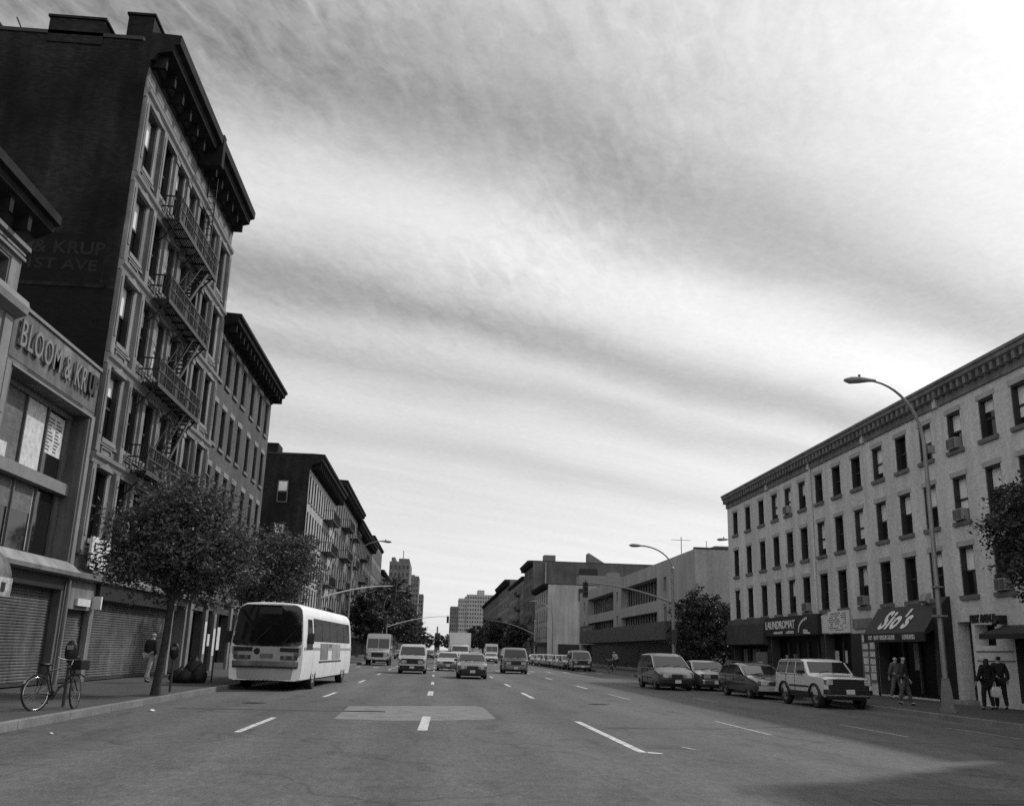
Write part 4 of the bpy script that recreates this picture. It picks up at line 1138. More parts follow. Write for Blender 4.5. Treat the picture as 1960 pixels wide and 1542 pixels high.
def meter(x, y, label, heads=1):
    t = thing('parking_meter', label, 'parking meter', (x, y, .15), group='parking meters on the left pavement')
    b = MB(); b.tube([(x, y, .15), (x, y, 1.1)], .035, 10); b.build('post', M['darkgrey'], t, smooth=50)
    b = MB()
    b.loft([[(x + w * math.cos(a), y + w * .62 * math.sin(a), z) for a in [2 * PI * k / 14 for k in range(14)]] for w, z in ((.05, 1.06), (.1, 1.12), (.13, 1.22), (.13, 1.36), (.11, 1.44), (.07, 1.5), (.015, 1.53))])
    b.build('meter_head', M['iron'], t, smooth=50)
    b = MB(); b.box(x - .06, x + .06, y - .095, y - .07, 1.33, 1.42); b.build('dial_window', M['galv'], t)
meter(-7.85, 21.3, 'dark parking meter with the bicycle chained against it')
meter(-7.62, 28.6, 'parking meter standing right beside the young tree trunk')

# bin bags
t = thing('bin_bag', 'dark heap of full bin bags against a post near the doorway', 'bin bag', (-8.6, 35.6, .15))
b = MB(); random.seed(9)
for cx, cy, r, hh in ((-9.15, 35.5, .4, .5), (-8.75, 35.8, .42, .85), (-8.9, 35.2, .3, .45), (-8.5, 35.5, .3, .6)):
    rings = []
    for q, z in ((.75, 0), (1, .25), (.95, .55), (.6, .85), (.15, 1.0), (.12, 1.12)):
        rings.append([(cx + r * q * math.cos(a) * random.uniform(.9, 1.1), cy + r * q * math.sin(a) * random.uniform(.9, 1.1), .15 + z * hh) for a in [2 * PI * k / 12 for k in range(12)]])
    b.loft(rings)
b.build('bags', M['bag'], t, smooth=60)
t = thing('sign_post', 'slim dark post with a small plate rising beside the bin bags', 'sign post', (-8.15, 36.0, .15))
b = MB(); b.tube([(-8.15, 36, .15), (-8.15, 36, 3.1)], .03, 8); b.build('post', M['darkgrey'], t)
b = MB(); b.box(-8.32, -7.98, 35.95, 35.97, 2.6, 3.1); b.build('plate', M['galv'], t)

# ------------------------------------------------------------------ bicycle
def bicycle(label, loc, rz, rider=False, framem='iron'):
    t = thing('bicycle', label, 'bicycle', loc, rz, local=True)
    r = .335; wb = 1.02     # rear wheel at y=0, front at y=-wb
    def wheel(y, st=0):
        o = []
        q = MB(); rot = lambda px, py, pz: (px * math.cos(st) - py * math.sin(st), y + px * math.sin(st) + py * math.cos(st), pz)
        q.tube([rot(0, r * math.cos(a), r + r * math.sin(a)) for a in [2 * PI * k / 36 for k in range(36)]], .02, 8, closed=True)
        w = q.build('wheel', M['tyre'], t, smooth=60)
        q = MB(); q.tube([rot(0, (r - .028) * math.cos(a), r + (r - .028) * math.sin(a)) for a in [2 * PI * k / 36 for k in range(36)]], .011, 6, closed=True)
        q.tube([rot(-.05, 0, r), rot(.05, 0, r)], .022, 8)
        rm = q.build('rim', M['chrome'], t, smooth=60); rm.parent = w
        q = MB()
        for k in range(28):
            a = 2 * PI * k / 28; h = .03 if k % 2 else -.03
            q.tube([rot(h, 0, r), rot(0, (r - .03) * math.cos(a), r + (r - .03) * math.sin(a))], .0022, 4)
        sp = q.build('spokes', M['galv'], t); sp.parent = w
    wheel(0); wheel(-wb, R(28))
    bb = Vector((0, -.44, .29)); seat = Vector((0, -.26, .80)); head = Vector((0, -.84, .84)); headl = Vector((0, -.87, .66)); rear = Vector((0, 0, r))
    b = MB()
    for a, c, q in ((bb, seat, .018), (bb, headl, .02), (seat * .93 + bb * .07, head, .017), (head + Vector((0, .0, .04)), headl, .022)): b.tube([a, c], q, 8)
    for s in (-.05, .05):
        b.tube([rear + Vector((s, 0, 0)), bb + Vector((s * .6, 0, 0))], .011, 6); b.tube([rear + Vector((s, 0, 0)), seat * .93 + bb * .07 + Vector((s * .4, 0, 0))], .009, 6)
        b.tube([(s * math.cos(R(28)), -wb + s * .4, r), headl + Vector((s, -.02, 0))], .013, 6)
    b.build('frame', M[framem], t, smooth=60)
    b = MB(); b.tube([(-.27, -.74, 1.04), (-.22, -.84, 1.0), (-.1, -.9, .98), (.1, -.9, .98), (.22, -.84, 1.0), (.27, -.74, 1.04)], .013, 8); b.tube([head, (0, -.9, .98)], .014, 8); b.build('handlebar', M['chrome'], t, smooth=60)
    b = MB(); b.loft([[(w * math.cos(a), y, .885 + hh * math.sin(a)) for a in [2 * PI * k / 10 for k in range(10)]] for y, w, hh in ((-.08, .07, .03), (-.14, .1, .04), (-.24, .07, .035), (-.36, .025, .02))]); b.tube([seat, (0, -.235, .87)], .013, 6); b.build('saddle', M['plastic'], t, smooth=60)
    b = MB(); b.lathe([(0, -.01), (.09, -.01), (.09, .01), (0, .01)], (.045, -.44, .29), 'x', 20)
    b.tube([(.06, -.44, .29), (.07, -.36, .14)], .01, 6); b.tube([(-.06, -.44, .29), (-.07, -.52, .44)], .01, 6); b.box(.06, .16, -.4, -.32, .125, .15); b.box(-.16, -.06, -.56, -.48, .43, .455)
    b.tube([(.05, -.44, .375), (.05, -.02, .37)], .006, 4); b.tube([(.05, -.44, .205), (.05, -.02, .3)], .006, 4)
    b.build('crankset', M['iron'], t)
    for yy, aa, bb_ in ((0, .15, 2.5), (-wb, .3, 2.2)):
        b = MB(); pts = [(0, yy + (r + .03) * math.cos(a), r + (r + .03) * math.sin(a)) for a in [aa + (bb_ - aa) * k / 12 for k in range(13)]]
        for p, q in zip(pts[:-1], pts[1:]): b.bar(p, q, .05, .008)
        b.build('mudguard', M['chrome'] if yy == 0 else M['iron'], t)
    b = MB(); b.box(-.16, .16, -1.2, -.95, .78, .98) if not rider else b.box(-.1, .1, .0, .2, .75, .78)
    b.build('basket', M['iron'], t, bevel=.02)
    return t
bt = bicycle('old bicycle with shiny mudguard parked against the meter on the left pavement', (-7.9, 19.95, .15), math.atan2(.42, -.91))
bt.rotation_euler = (0, R(4), math.atan2(.42, -.91))

# ------------------------------------------------------------------ vehicles
def deselect_bool(o, cutters):
    for c in cutters:
        m = o.modifiers.new('b', 'BOOLEAN'); m.operation = 'DIFFERENCE'; m.object = c; m.solver = 'EXACT'
    dg = bpy.context.evaluated_depsgraph_get()
    me = bpy.data.meshes.new_from_object(o.evaluated_get(dg))
    o.modifiers.clear(); old = o.data; o.data = me; bpy.data.meshes.remove(old)
    for c in cutters: bpy.data.objects.remove(c)
    me.shade_smooth(); me.set_sharp_from_angle(angle=R(32))

def interp(prof, y):
    for (a, za), (b, zb) in zip(prof[:-1], prof[1:]):
        if a <= y <= b: return za + (zb - za) * (y - a) / (b - a) if b > a else zb
    return prof[-1][1]

def wheel_set(t, axles, track, wr, ww=.2, rimm='rim', twin=False):
    for y in axles:
        for s in (-1, 1):
            x = s * (track - ww / 2)
            b = MB(); p = [(wr * .6, -ww / 2 + .01), (wr * .93, -ww / 2), (wr, -ww / 2 + .03), (wr, ww / 2 - .03), (wr * .93, ww / 2), (wr * .6, ww / 2 - .01)]
            b.lathe(p, (x, y, wr), 'x', 24); w = b.build('wheel', M['tyre'], t, smooth=40)
            b = MB(); o = s * (ww / 2 - .015)
            b.lathe([(wr * .58, o), (wr * .5, o - s * .03), (wr * .2, o - s * .045), (wr * .18, o + s * .005), (0, o + s * .005)], (x, y, wr), 'x', 20); r_ = b.build('rim', M[rimm], t, smooth=40); r_.parent = w

def wells(t, axles, w, wr, rr, zb):
    th = math.asin(max(-.95, min(.95, (zb + .03 - wr) / rr)))
    for y in axles:
        for s in (-1, 1):
            b = MB(); aa = [th + (PI - 2 * th) * k / 18 for k in range(19)]
            a = [(s * (w - .02), y + rr * math.cos(q), wr + rr * math.sin(q)) for q in aa]; c = [(s * (w - .33), p[1], p[2]) for p in a]
            b.add(a + c, [(k, k + 1, k + 20, k + 19) for k in range(18)] + [tuple(range(19, 38))])
            b.build('wheel_well', M['plastic'], t, recalc=False)

def car(name, label, cat, loc, rz, prof, W, belt, axles, wr, paint, cowl, roof, sidewin, zb=.22, tumble=.3, group=None, bump=(.32, .52), head=(.55, .72), headw=.34, headin=.08, grille=(.5, .74), grillew=.5,
        bumperm='plastic', grillem='plastic', round_=1.0, plate=True, split=False, rack=False, cladding=None, flare=False, lower=None, rails=None, glassm='carglass', mirror=True):
    t = thing(name, label, cat, loc, rz, group, local=True)
    L = prof[-1][0]; w = W / 2
    def wf(y):
        d = min(y, L - y)
        return 1 - round_ * (.10 * max(0, 1 - d / .3) ** 2 + .05 * max(0, 1 - d / .8) ** 2)
    ys = sorted({p[0] for p in prof} | {.12, .3, .55, L - .12, L - .3} | {prof[roof][0] + .4})
    def sec(y):
        zt = interp(prof, y); cab = zt > belt + .03
        zs = belt if cab else zt - .05
        k = w * wf(y)
        xr = k * .985 - (tumble * (zt - zs) if cab else .05)
        return zt, zs, k, xr
    rings = []
    for y in ys:
        zt, zs, k, xr = sec(y)
        zl = zb + (.08 if y < .2 or y > L - .2 else 0)
        h = [(0, zl), (k * .86, zl), (k * .955, zl + .08), (k, zl + .45 * (zs - zl)), (k * .985, zs), (xr, zt - .045), (xr - .09, zt - .004), (xr * .5, zt + .008)]
        rings.append([(x, y, z) for x, z in h] + [(0, y, zt + .012)] + [(-x, y, z) for x, z in reversed(h[1:])])
    b = MB(); b.loft(rings); body = b.build('body', P[paint], t)
    cut = []
    for y in axles:
        for s in (-1, 1):
            c = MB(); c.cyl((s * (w - .34), y, wr), (s * (w + .1), y, wr), wr + .07, None, 24); cut.append(c.build('c', P[paint]))
    deselect_bool(body, cut)
    wheel_set(t, axles, w - .02, wr)
    wells(t, axles, w, wr, wr + .066, zb)
    # glass
    def wpt(ya, yb, q, sx, off):
        za, zb_ = interp(prof, ya), interp(prof, yb)
        y = ya + (yb - ya) * q; z = za + (zb_ - za) * q; _, _, _, xr = sec(y)
        n = Vector((0, -(zb_ - za), yb - ya)).normalized()
        if n.z < 0: n = -n
        return Vector((sx * (xr - .085), y, z + .01)) + n * off
    def panel(nm, pts4, m, off=0):
        g = MB(); g.poly(pts4); return g.build(nm, m, t, recalc=False)
    ya, yb = prof[cowl][0], prof[roof][0]
    g = MB()
    segs = ((-1, -.02), (.02, 1)) if split else ((-1, 1),)
    for s0, s1 in segs:
        p = [wpt(ya, yb, .07, s0, .004), wpt(ya, yb, .07, s1, .004), wpt(ya, yb, .94, s1, .004), wpt(ya, yb, .94, s0, .004)]
        g.poly(p)
    ws = g.build('windshield', M[glassm], t, recalc=False)
    q = MB()
    for s0 in (-.55, .1):
        a = wpt(ya, yb, .06, s0, .012); c = wpt(ya, yb, .2, s0 + .5, .012); q.bar(a, c, .012, .012)
    o = q.build('wiper', M['plastic'], t); o.parent = ws
    for s in (-1, 1):
        for pl in sidewin:
            g = MB(); g.poly([(s * (w * .985 - tumble * (z - belt) + .004), y, z) for y, z in pl]); g.build('side_window', M[glassm], t, recalc=False)
    # rear glass
    # front furniture
    fy = lambda x: .0
    def front(x0, x1, z0, z1, out, nm, m, bev=.01, depth=.12):
        b = MB(); yy = .10 * round_ * .0
        b.box(x0, x1, -out, depth, z0, z1); return b.build(nm, m, t, bevel=bev)
    k0 = w * wf(0)
    front(-grillew, grillew, grille[0], grille[1], .012, 'grille', M[grillem], 0)
    g = MB()
    for k in range(5): z = grille[0] + (grille[1] - grille[0]) * (k + .5) / 5; g.box(-grillew + .02, grillew - .02, -.02, -.0121, z - .008, z + .008)
    g.build('grille_bars', M['darkgrey'], t)
    for s in (-1, 1):
        x0 = s * (k0 - headin - headw); x1 = s * (k0 - headin)
        front(min(x0, x1), max(x0, x1), head[0], head[1], .018, 'headlight', M['lamp'], .015)
        xa = s * (k0 - headin + .01); xb = s * (k0 + .015)
        front(min(xa, xb), max(xa, xb), head[0] + .02, head[1] - .02, .005, 'turn_signal', M['farmid'] if 'farmid' in M else M['lamp'], .01)
    b = MB(); b.prism([(-k0 * 1.02, .18), (-k0 * 1.0, -.05), (-k0 * .85, -.11), (k0 * .85, -.11), (k0 * 1.0, -.05), (k0 * 1.02, .18)], 'z', bump[0], bump[1]); b.build('bumper', M[bumperm] if bumperm in M else P[bumperm], t, bevel=.02)
    b = MB(); b.prism([(-k0 * 1.0, L - .15), (-k0 * .95, L + .06), (k0 * .95, L + .06), (k0 * 1.0, L - .15)], 'z', bump[0] + .05, bump[1] + .05); b.build('bumper', M[bumperm] if bumperm in M else P[bumperm], t, bevel=.02)
    if plate:
        b = MB(); b.box(-.15, .15, -.125, -.112, bump[0] + .02, bump[0] + .17); b.build('licence_plate', M['plate'], t)
    for s in (-1, 1):
        if mirror:
            b = MB(); ym = prof[cowl][0] + .42; b.box(min(s * (w * .97), s * (w + .17)), max(s * (w * .97), s * (w + .17)), ym, ym + .09, belt + .02, belt + .15); b.build('mirror', M['plastic'], t, bevel=.02)
        b = MB(); b.box(min(s * (w - .03), s * (w + .008)), max(s * (w - .03), s * (w + .008)), axles[0] + wr + .1, axles[1] - wr - .1, zb + .3, zb + .36); b.build('side_moulding', M['plastic'], t)
        if flare:
            for y in axles:
                b = MB(); pts = [(y + (wr + .1) * math.cos(a), wr + (wr + .1) * math.sin(a)) for a in [PI * k / 14 for k in range(15)]] + [(y + (wr + .03) * math.cos(a), wr + (wr + .03) * math.sin(a)) for a in [PI * k / 14 for k in range(14, -1, -1)]]
                xa, xb = s * (w - .1), s * (w + .05); b.prism(pts, 'x', min(xa, xb), max(xa, xb)); b.build('wheel_flare', M['plastic'], t)
            b = MB(); xa, xb = s * (w - .12), s * (w + .006); b.box(min(xa, xb), max(xa, xb), axles[0] + wr + .1, axles[1] - wr - .1, zb - .02, zb + .16); b.build('sill_cladding', M['plastic'], t)
        for y in (rails or ()):
            pass
    for s in (-1, 1):
        pts = []
        for y in [ya + (yb - ya) * q for q in (.05, .5, 1)] + [yb + .4] + [p_[0] for p_ in prof[roof + 1:] if interp(prof, p_[0]) > belt + .25 and p_[0] > yb + .5]:
            zt, zs, k_, xr = sec(y); pts.append((s * (xr + .004), y, zt - .045))
        b = MB()
        for a_, c_ in zip(pts[:-1], pts[1:]): b.bar(a_, c_, .022, .022)
        b.build('drip_rail', M['chrome'], t)
        b = MB(); b.bar((s * (w * .99), ya + .35, belt - .005), (s * (w * .99), L - .5, belt - .005), .014, .02); b.build('belt_trim', M['chrome'], t)
    if rack:
        b = MB(); zr = interp(prof, prof[roof][0] + 1) + .07
        for s in (-1, 1): b.bar((s * .52, prof[roof][0] + .5, zr), (s * .52, L - .8, zr), .03); [b.bar((s * .52, yy, zr), (s * .52, yy, zr - .08), .03) for yy in (prof[roof][0] + .55, L - .85)]
        for yy in (prof[roof][0] + .8, L - 1.1): b.bar((-.52, yy, zr + .01), (.52, yy, zr + .01), .03)
        b.build('roof_rack', M['chrome'], t)
    b = MB()
    for sw in sidewin[:2]:
        y = max(p[0] for p in sw) + .04
        for s in (-1, 1):
            xa, xb = s * (w * .96), s * (w * 1.003); b.box(min(xa, xb), max(xa, xb), y - .006, y + .006, zb + .2, belt - .02)
    b.build('door_seam', M['plastic'], t)
    b = MB(); b.box(-w * .8, w * .8, .25, L - .25, zb - .06, zb + .05); b.build('underbody', M['plastic'], t)
    return t

def sw(*pls): return [list(p) for p in pls]
SEDAN = dict(prof=[(0, .56), (.05, .72), (.2, .8), (1.2, .93), (1.28, .95), (2.0, 1.34), (2.45, 1.41), (3.1, 1.38), (3.8, 1.03), (3.9, 1.0), (4.55, .94), (4.65, .72)], W=1.74, belt=.93, axles=(.85, 3.55), wr=.31, cowl=4, roof=5,
             sidewin=sw([(1.55, .97), (2.5, .97), (2.5, 1.32), (2.1, 1.31)], [(2.6, .97), (3.5, .97), (3.1, 1.28), (2.6, 1.32)]))
WAGON = dict(prof=[(0, .5), (.05, .68), (.25, .76), (1.2, .92), (1.26, .92), (2.15, 1.29), (2.6, 1.38), (4.1, 1.35), (4.6, .98), (4.72, .9), (4.8, .6)], W=1.76, belt=.9, axles=(.88, 3.65), wr=.3, cowl=4, roof=5,
             sidewin=sw([(1.65, .94), (2.5, .94), (2.5, 1.29), (2.25, 1.26)], [(2.6, .94), (3.5, .94), (3.4, 1.29), (2.6, 1.3)], [(3.6, .94), (4.42, .94), (4.12, 1.26), (3.5, 1.28)]))
MINIVAN = dict(prof=[(0, .52), (.05, .74), (.2, .82), (.85, 1.0), (.92, 1.03), (1.85, 1.58), (2.3, 1.69), (4.1, 1.65), (4.4, 1.1), (4.45, .95), (4.5, .6)], W=1.84, belt=1.0, axles=(.9, 3.6), wr=.32, cowl=4, roof=5, tumble=.24,
               sidewin=sw([(1.35, 1.05), (2.15, 1.05), (2.15, 1.56), (1.98, 1.54)], [(2.25, 1.05), (3.2, 1.05), (3.2, 1.57), (2.25, 1.57)], [(3.3, 1.05), (4.22, 1.05), (4.02, 1.55), (3.3, 1.57)]))
BOXVAN = dict(prof=[(0, .6), (.04, .95), (.1, 1.0), (.6, 1.1), (.66, 1.12), (1.2, 1.72), (1.6, 1.86), (4.3, 1.84), (4.5, 1.2), (4.55, 1.0), (4.6, .6)], W=1.86, belt=1.08, axles=(.95, 3.7), wr=.34, cowl=4, roof=5, tumble=.17,
              sidewin=sw([(1.0, 1.14), (1.8, 1.14), (1.8, 1.7), (1.42, 1.68)], [(1.95, 1.14), (3.0, 1.14), (3.0, 1.72), (1.95, 1.72)], [(3.1, 1.14), (4.3, 1.14), (4.2, 1.7), (3.1, 1.72)]))
JEEP = dict(prof=[(0, .62), (.03, .98), (.12, 1.03), (1.22, 1.1), (1.28, 1.12), (1.72, 1.54), (2.0, 1.62), (3.95, 1.6), (4.12, 1.12), (4.18, .95), (4.2, .6)], W=1.74, belt=1.08, axles=(.78, 3.3), wr=.36, cowl=4, roof=5, tumble=.2, zb=.36,
            sidewin=sw([(1.5, 1.12), (2.35, 1.12), (2.35, 1.52), (1.8, 1.5)], [(2.45, 1.12), (3.1, 1.12), (3.02, 1.52), (2.45, 1.52)], [(3.2, 1.12), (4.0, 1.12), (3.88, 1.5), (3.12, 1.52)]))
STEPVAN = dict(prof=[(0, .7), (.03, 1.2), (.1, 1.28), (.55, 1.42), (.6, 1.45), (.95, 2.45), (1.15, 2.85), (6.0, 2.85), (6.05, .7)], W=2.2, belt=1.4, axles=(.95, 4.6), wr=.42, cowl=4, roof=5, tumble=.02, zb=.5,
               sidewin=sw([(.85, 1.5), (1.5, 1.5), (1.5, 2.3), (1.05, 2.3)]))
CAB = dict(prof=[(0, .75), (.03, 1.15), (.1, 1.25), (.5, 1.38), (.56, 1.4), (1.0, 2.05), (1.3, 2.2), (1.75, 2.2), (1.8, .75)], W=2.1, belt=1.38, axles=(.8, 1.5), wr=.42, cowl=4, roof=5, tumble=.12, zb=.5,
           sidewin=sw([(.85, 1.45), (1.65, 1.45), (1.65, 2.05), (1.1, 2.05)]))

car('off_road_car', 'white boxy off-road car with dark wheel flares parked nearest on the right', 'car', (14.02, 31.75, 0), R(3), paint='white', flare=True, grille=(.62, .98), grillew=.72, head=(.78, .97), headw=.22, headin=.04, bump=(.48, .64), round_=.35, **JEEP)
car('station_wagon', 'dark station wagon with a roof rack parked behind the white off-road car', 'car', (13.72, 37.8, 0), R(2.5), paint='dark', rack=True, bumperm='farpale', grille=(.52, .66), grillew=.42, **WAGON)
car('saloon_car', 'older saloon half hidden between the dark wagon and the minivan', 'car', (13.6, 45.6, 0), 0, paint='grey', bumperm='chrome', grille=(.58, .78), grillew=.75, head=(.6, .76), **SEDAN)
car('minivan', 'grey minivan standing out in the lane left of the parked cars', 'minivan', (11.55, 45.2, 0), R(2), paint='dark', bumperm='dark', grille=(.56, .72), grillew=.45, head=(.58, .76), headw=.42, **MINIVAN)
car('minibus', 'boxy pale roofed van driving between the bus and the saloons', 'van', (-1.52, 62.6, 0), 0, paint='light', bumperm='plastic', grille=(.62, .95), grillew=.72, grillem='plastic', head=(.66, .86), **BOXVAN)
car('saloon_car', 'dark saloon at the front of the oncoming traffic', 'car', (2.12, 54.8, 0), 0, paint='grey', bumperm='plastic', grille=(.52, .7), grillew=.5, **SEDAN)
car('saloon_car', 'pale saloon just behind and left of the leading dark saloon', 'car', (.95, 74, 0), 0, paint='light', bumperm='grey', grille=(.55, .7), grillew=.5, **SEDAN)
car('van', 'dark van driving in the right lane behind the leading saloon', 'van', (5.92, 70.5, 0), 0, paint='dark', bumperm='grey', grille=(.62, .92), grillew=.7, head=(.66, .86), glassm='carglass2', **BOXVAN)
st = car('delivery_truck', 'boxy step van delivery truck parked on the left behind the bus', 'truck', (-5.4, 89, 0), 0, paint='light', bumperm='chrome', grille=(.75, 1.15), grillew=.55, head=(.85, 1.05), headw=.2, headin=.15, split=True, round_=.4, bump=(.5, .7), **STEPVAN)
bt_ = car('box_truck', 'white box truck towering behind the oncoming saloons', 'truck', (2.75, 110, 0), 0, paint='white', bumperm='plastic', grille=(.8, 1.1), grillew=.6, head=(.85, 1.05), headw=.25, round_=.4, bump=(.5, .7), **CAB)
b = MB(); b.box(-1.25, 1.25, 1.85, 7.2, 1.0, 3.55); b.build('cargo_box', P['white'], bt_, bevel=.04)
wheel_set(bt_, (5.8,), 1.15, .42, .35)
car('station_wagon', 'small pale car in the right lane behind the dark van', 'car', (7.45, 128, 0), 0, paint='light', bumperm='grey', grille=(.5, .66), grillew=.42, **WAGON)
# parked row far right, and far traffic: recoloured copies
def recolour(o, paint):
    for c in o.children:
        if c.name.startswith('body'):
            c.material_slots[0].link = 'OBJECT'; c.material_slots[0].material = P[paint]
def dup(src, loc, label, paint=None, group=None, rz=0):
    c = copy_tree(src); c.location = loc; c.rotation_euler = (0, 0, rz); c['label'] = label
    if group: c['group'] = group
    if paint: recolour(c, paint)
    return c
g_ = 'cars parked along the far right kerb'
suv = car('off_road_car', 'tall dark off-road car with a pale roof, nearest of the far parked row', 'car', (13.65, 88.5, 0), 0, paint='maroon', group=g_, bumperm='chrome', grille=(.62, .95), grillew=.7, head=(.72, .92), headw=.22, **BOXVAN)
prs = [o for o in C.objects if o.name.startswith(('saloon_car', 'station_wagon'))]
sal = [o for o in prs if o.name.startswith('saloon_car')]; wag = [o for o in prs if o.name.startswith('station_wagon')]
far = [(13.5, 94.6, sal[1], 'grey', 'grey saloon right behind the tall off-road car in the far parked row'), (13.6, 100.6, sal[0], 'light', 'pale saloon second behind the tall off-road car'), (13.5, 106.6, wag[0], 'dark', 'dark roofed wagon in the middle of the far parked row'),
       (13.6, 112.6, sal[1], 'silver', 'silver saloon beyond the dark wagon in the far parked row'), (13.5, 119, sal[2], 'light', 'pale saloon near the far end of the parked row'), (13.5, 126, wag[1], 'mid', 'last small car of the far parked row')]
for x, y, s, pnt, lab in far: dup(s, (x, y, 0), lab, pnt, g_)
g2 = 'distant cars coming up the avenue'
for x, y, s, pnt, lab in [(-5.9, 102, sal[1], 'dark', 'dark car parked right behind the delivery truck'), (-2.0, 128, sal[2], 'light', 'distant pale car showing right of the boxy pale van'), (-5.7, 150, wag[1], 'silver', 'distant silver car along the left kerb beyond the delivery truck'),
                          (-1.2, 165, sal[1], 'dark', 'tiny dark car behind the boxy pale van'), (6.2, 150, sal[0], 'silver', 'distant car just right of the white box truck'), (1.0, 195, sal[2], 'white', 'farthest pale car in the middle of the avenue')]:
    dup(s, (x, y, 0), lab, pnt, g2)
# distant pale box van right of the trucks
dup(st, (9.8, 168, 0), 'distant boxy pale truck behind the dark van', 'light')

# ------------------------------------------------------------------ city bus
t = thing('city_bus', 'white city bus with a huge dark windshield at the left kerb', 'bus', (-5.98, 34.3, 0), R(-3.0), local=True)
L = 12.0
sec_ = [(1.12, .34), (1.27, .38), (1.31, .7), (1.32, 1.1), (1.31, 1.5), (1.28, 1.9), (1.235, 2.3), (1.19, 2.6), (1.14, 2.8), (1.05, 2.93), (.9, 3.0), (.4, 3.03)]
def bxh(z):
    for (xa, za), (xb, zb) in zip(sec_[:-1], sec_[1:]):
        if za <= z <= zb: return xa + (xb - xa) * (z - za) / (zb - za)
    return sec_[-1][0] if z > 2.9 else sec_[0][0]
def fry(z): return .0 if z < 1.35 else .24 * ((z - 1.35) / 1.7) ** 1.3
def bring(y, kx, rake, dz=0):
    h = [(x * kx, y + rake * fry(z), z + (dz if z > 2.5 else 0)) for x, z in sec_]
    return [(0, y, .36)] + h + [(0, y + rake * fry(3.03), 3.035 + dz)] + [(-x, yy, z) for x, yy, z in reversed(h)]
b = MB()
b.loft([bring(0, .94, 1, -.04), bring(.03, .975, 1, -.015), bring(.1, .99, 1), bring(.35, 1, .8), bring(.9, 1, 0), bring(3, 1, 0), bring(6, 1, 0), bring(9, 1, 0), bring(11.5, 1, 0), bring(11.9, .98, 0, -.03), bring(12, .93, 0, -.1)])
body = b.build('body', P['bus white'], t)
ax = (2.35, 9.7); cut = []
for y in ax:
    for s in (-1, 1):
        c = MB(); c.cyl((s * .9, y, .52), (s * 1.5, y, .52), .7, None, 28); cut.append(c.build('c', P['bus white']))
deselect_bool(body, cut)
wheel_set(t, ax, 1.3, .53, .28)
wells(t, ax, 1.3, .53, .69, .36)
def front_grid(z0, z1, k0, k1, n, off, name, m, cr=0.0):
    """panel hugging the front; cr = corner radius"""
    g = MB(); rows = []
    for i in range(n + 1):
        z = z0 + (z1 - z0) * i / n
        hw = bxh(min(z, 2.9)) * (k0 + (k1 - k0) * i / n)
        d = min(z - z0, z1 - z)
        if cr and d < cr: hw -= cr - math.sqrt(max(0, cr * cr - (cr - d) ** 2))
        rows.append([(hw * q, fry(z) - off + .035 * abs(q) ** 3, z) for q in (-1, -.75, -.4, 0, .4, .75, 1)])
    m_ = len(rows[0])
    g.add([p for r in rows for p in r], [(i * m_ + k, i * m_ + k + 1, (i + 1) * m_ + k + 1, (i + 1) * m_ + k) for i in range(n) for k in range(m_ - 1)])
    return g.build(name, m, t, smooth=40, recalc=False)
wsd = front_grid(1.52, 2.94, .95, .97, 16, .03, 'windshield', M['carglass2'], .14)
q = front_grid(2.62, 2.86, .62, .62, 3, .036, 'destination_sign', M['dark']); q.parent = wsd
g = MB(); g.box(-.012, .012, fry(2.6) - .05, fry(1.53) - .04 + .3, 1.54, 1.56)
front_grid(.85, 1.49, .93, .93, 4, .02, 'front_panel', P['bus grey'])
front_grid(.38, .78, .91, .93, 3, .02, 'lower_apron', P['bus grey'])
b = MB(); b.prism([(-1.22, .25), (-1.2, .02), (-1.05, -.07), (1.05, -.07), (1.2, .02), (1.22, .25)], 'z', .82, 1.0); b.build('bumper', M['stone'], t, bevel=.02)
b = MB(); b.prism([(-1.21, .2), (-1.19, .02), (-1.05, -.06), (1.05, -.06), (1.19, .02), (1.21, .2)], 'z', .765, .815); b.build('bumper_strip', M['plastic'], t)
for s in (-1, 1):
    b = MB(); b.box(min(s * .48, s * 1.14), max(s * .48, s * 1.14), -.035, .05, 1.33, 1.46); b.build('vent_panel', M['plastic'], t)
    b = MB(); b.box(min(s * .52, s * 1.12), max(s * .52, s * 1.12), -.035, .05, 1.06, 1.19); hb = b.build('headlight', M['darkgrey'], t)
    for k in (.68, .96):
        c = MB(); c.lathe([(0, -.012), (.06, -.008), (.065, .01)], (s * k, -.038, 1.125), 'y', 14); o = c.build('lens', M['farmid'], t); o.parent = hb
    b = MB(); b.box(min(s * 1.0, s * 1.15), max(s * 1.0, s * 1.15), -.04, .05, 1.21, 1.3); b.build('turn_signal', M['farmid'], t)
b = MB(); b.lathe([(0, -.01), (.1, -.008), (.11, .01)], (-.32, -.03, 1.33), 'y', 18); b.build('emblem', M['plastic'], t)
b = MB(); b.box(-.2, .25, -.034, .02, 1.1, 1.25); b.build('licence_plate', M['stone'], t)
b = MB(); b.bar((-.5, fry(1.6) - .05, 1.55), (.1, fry(2.2) - .06, 2.2), .02); b.bar((.5, fry(1.6) - .05, 1.55), (1.0, fry(2.1) - .05, 2.1), .02); b.build('wiper', M['plastic'], t)
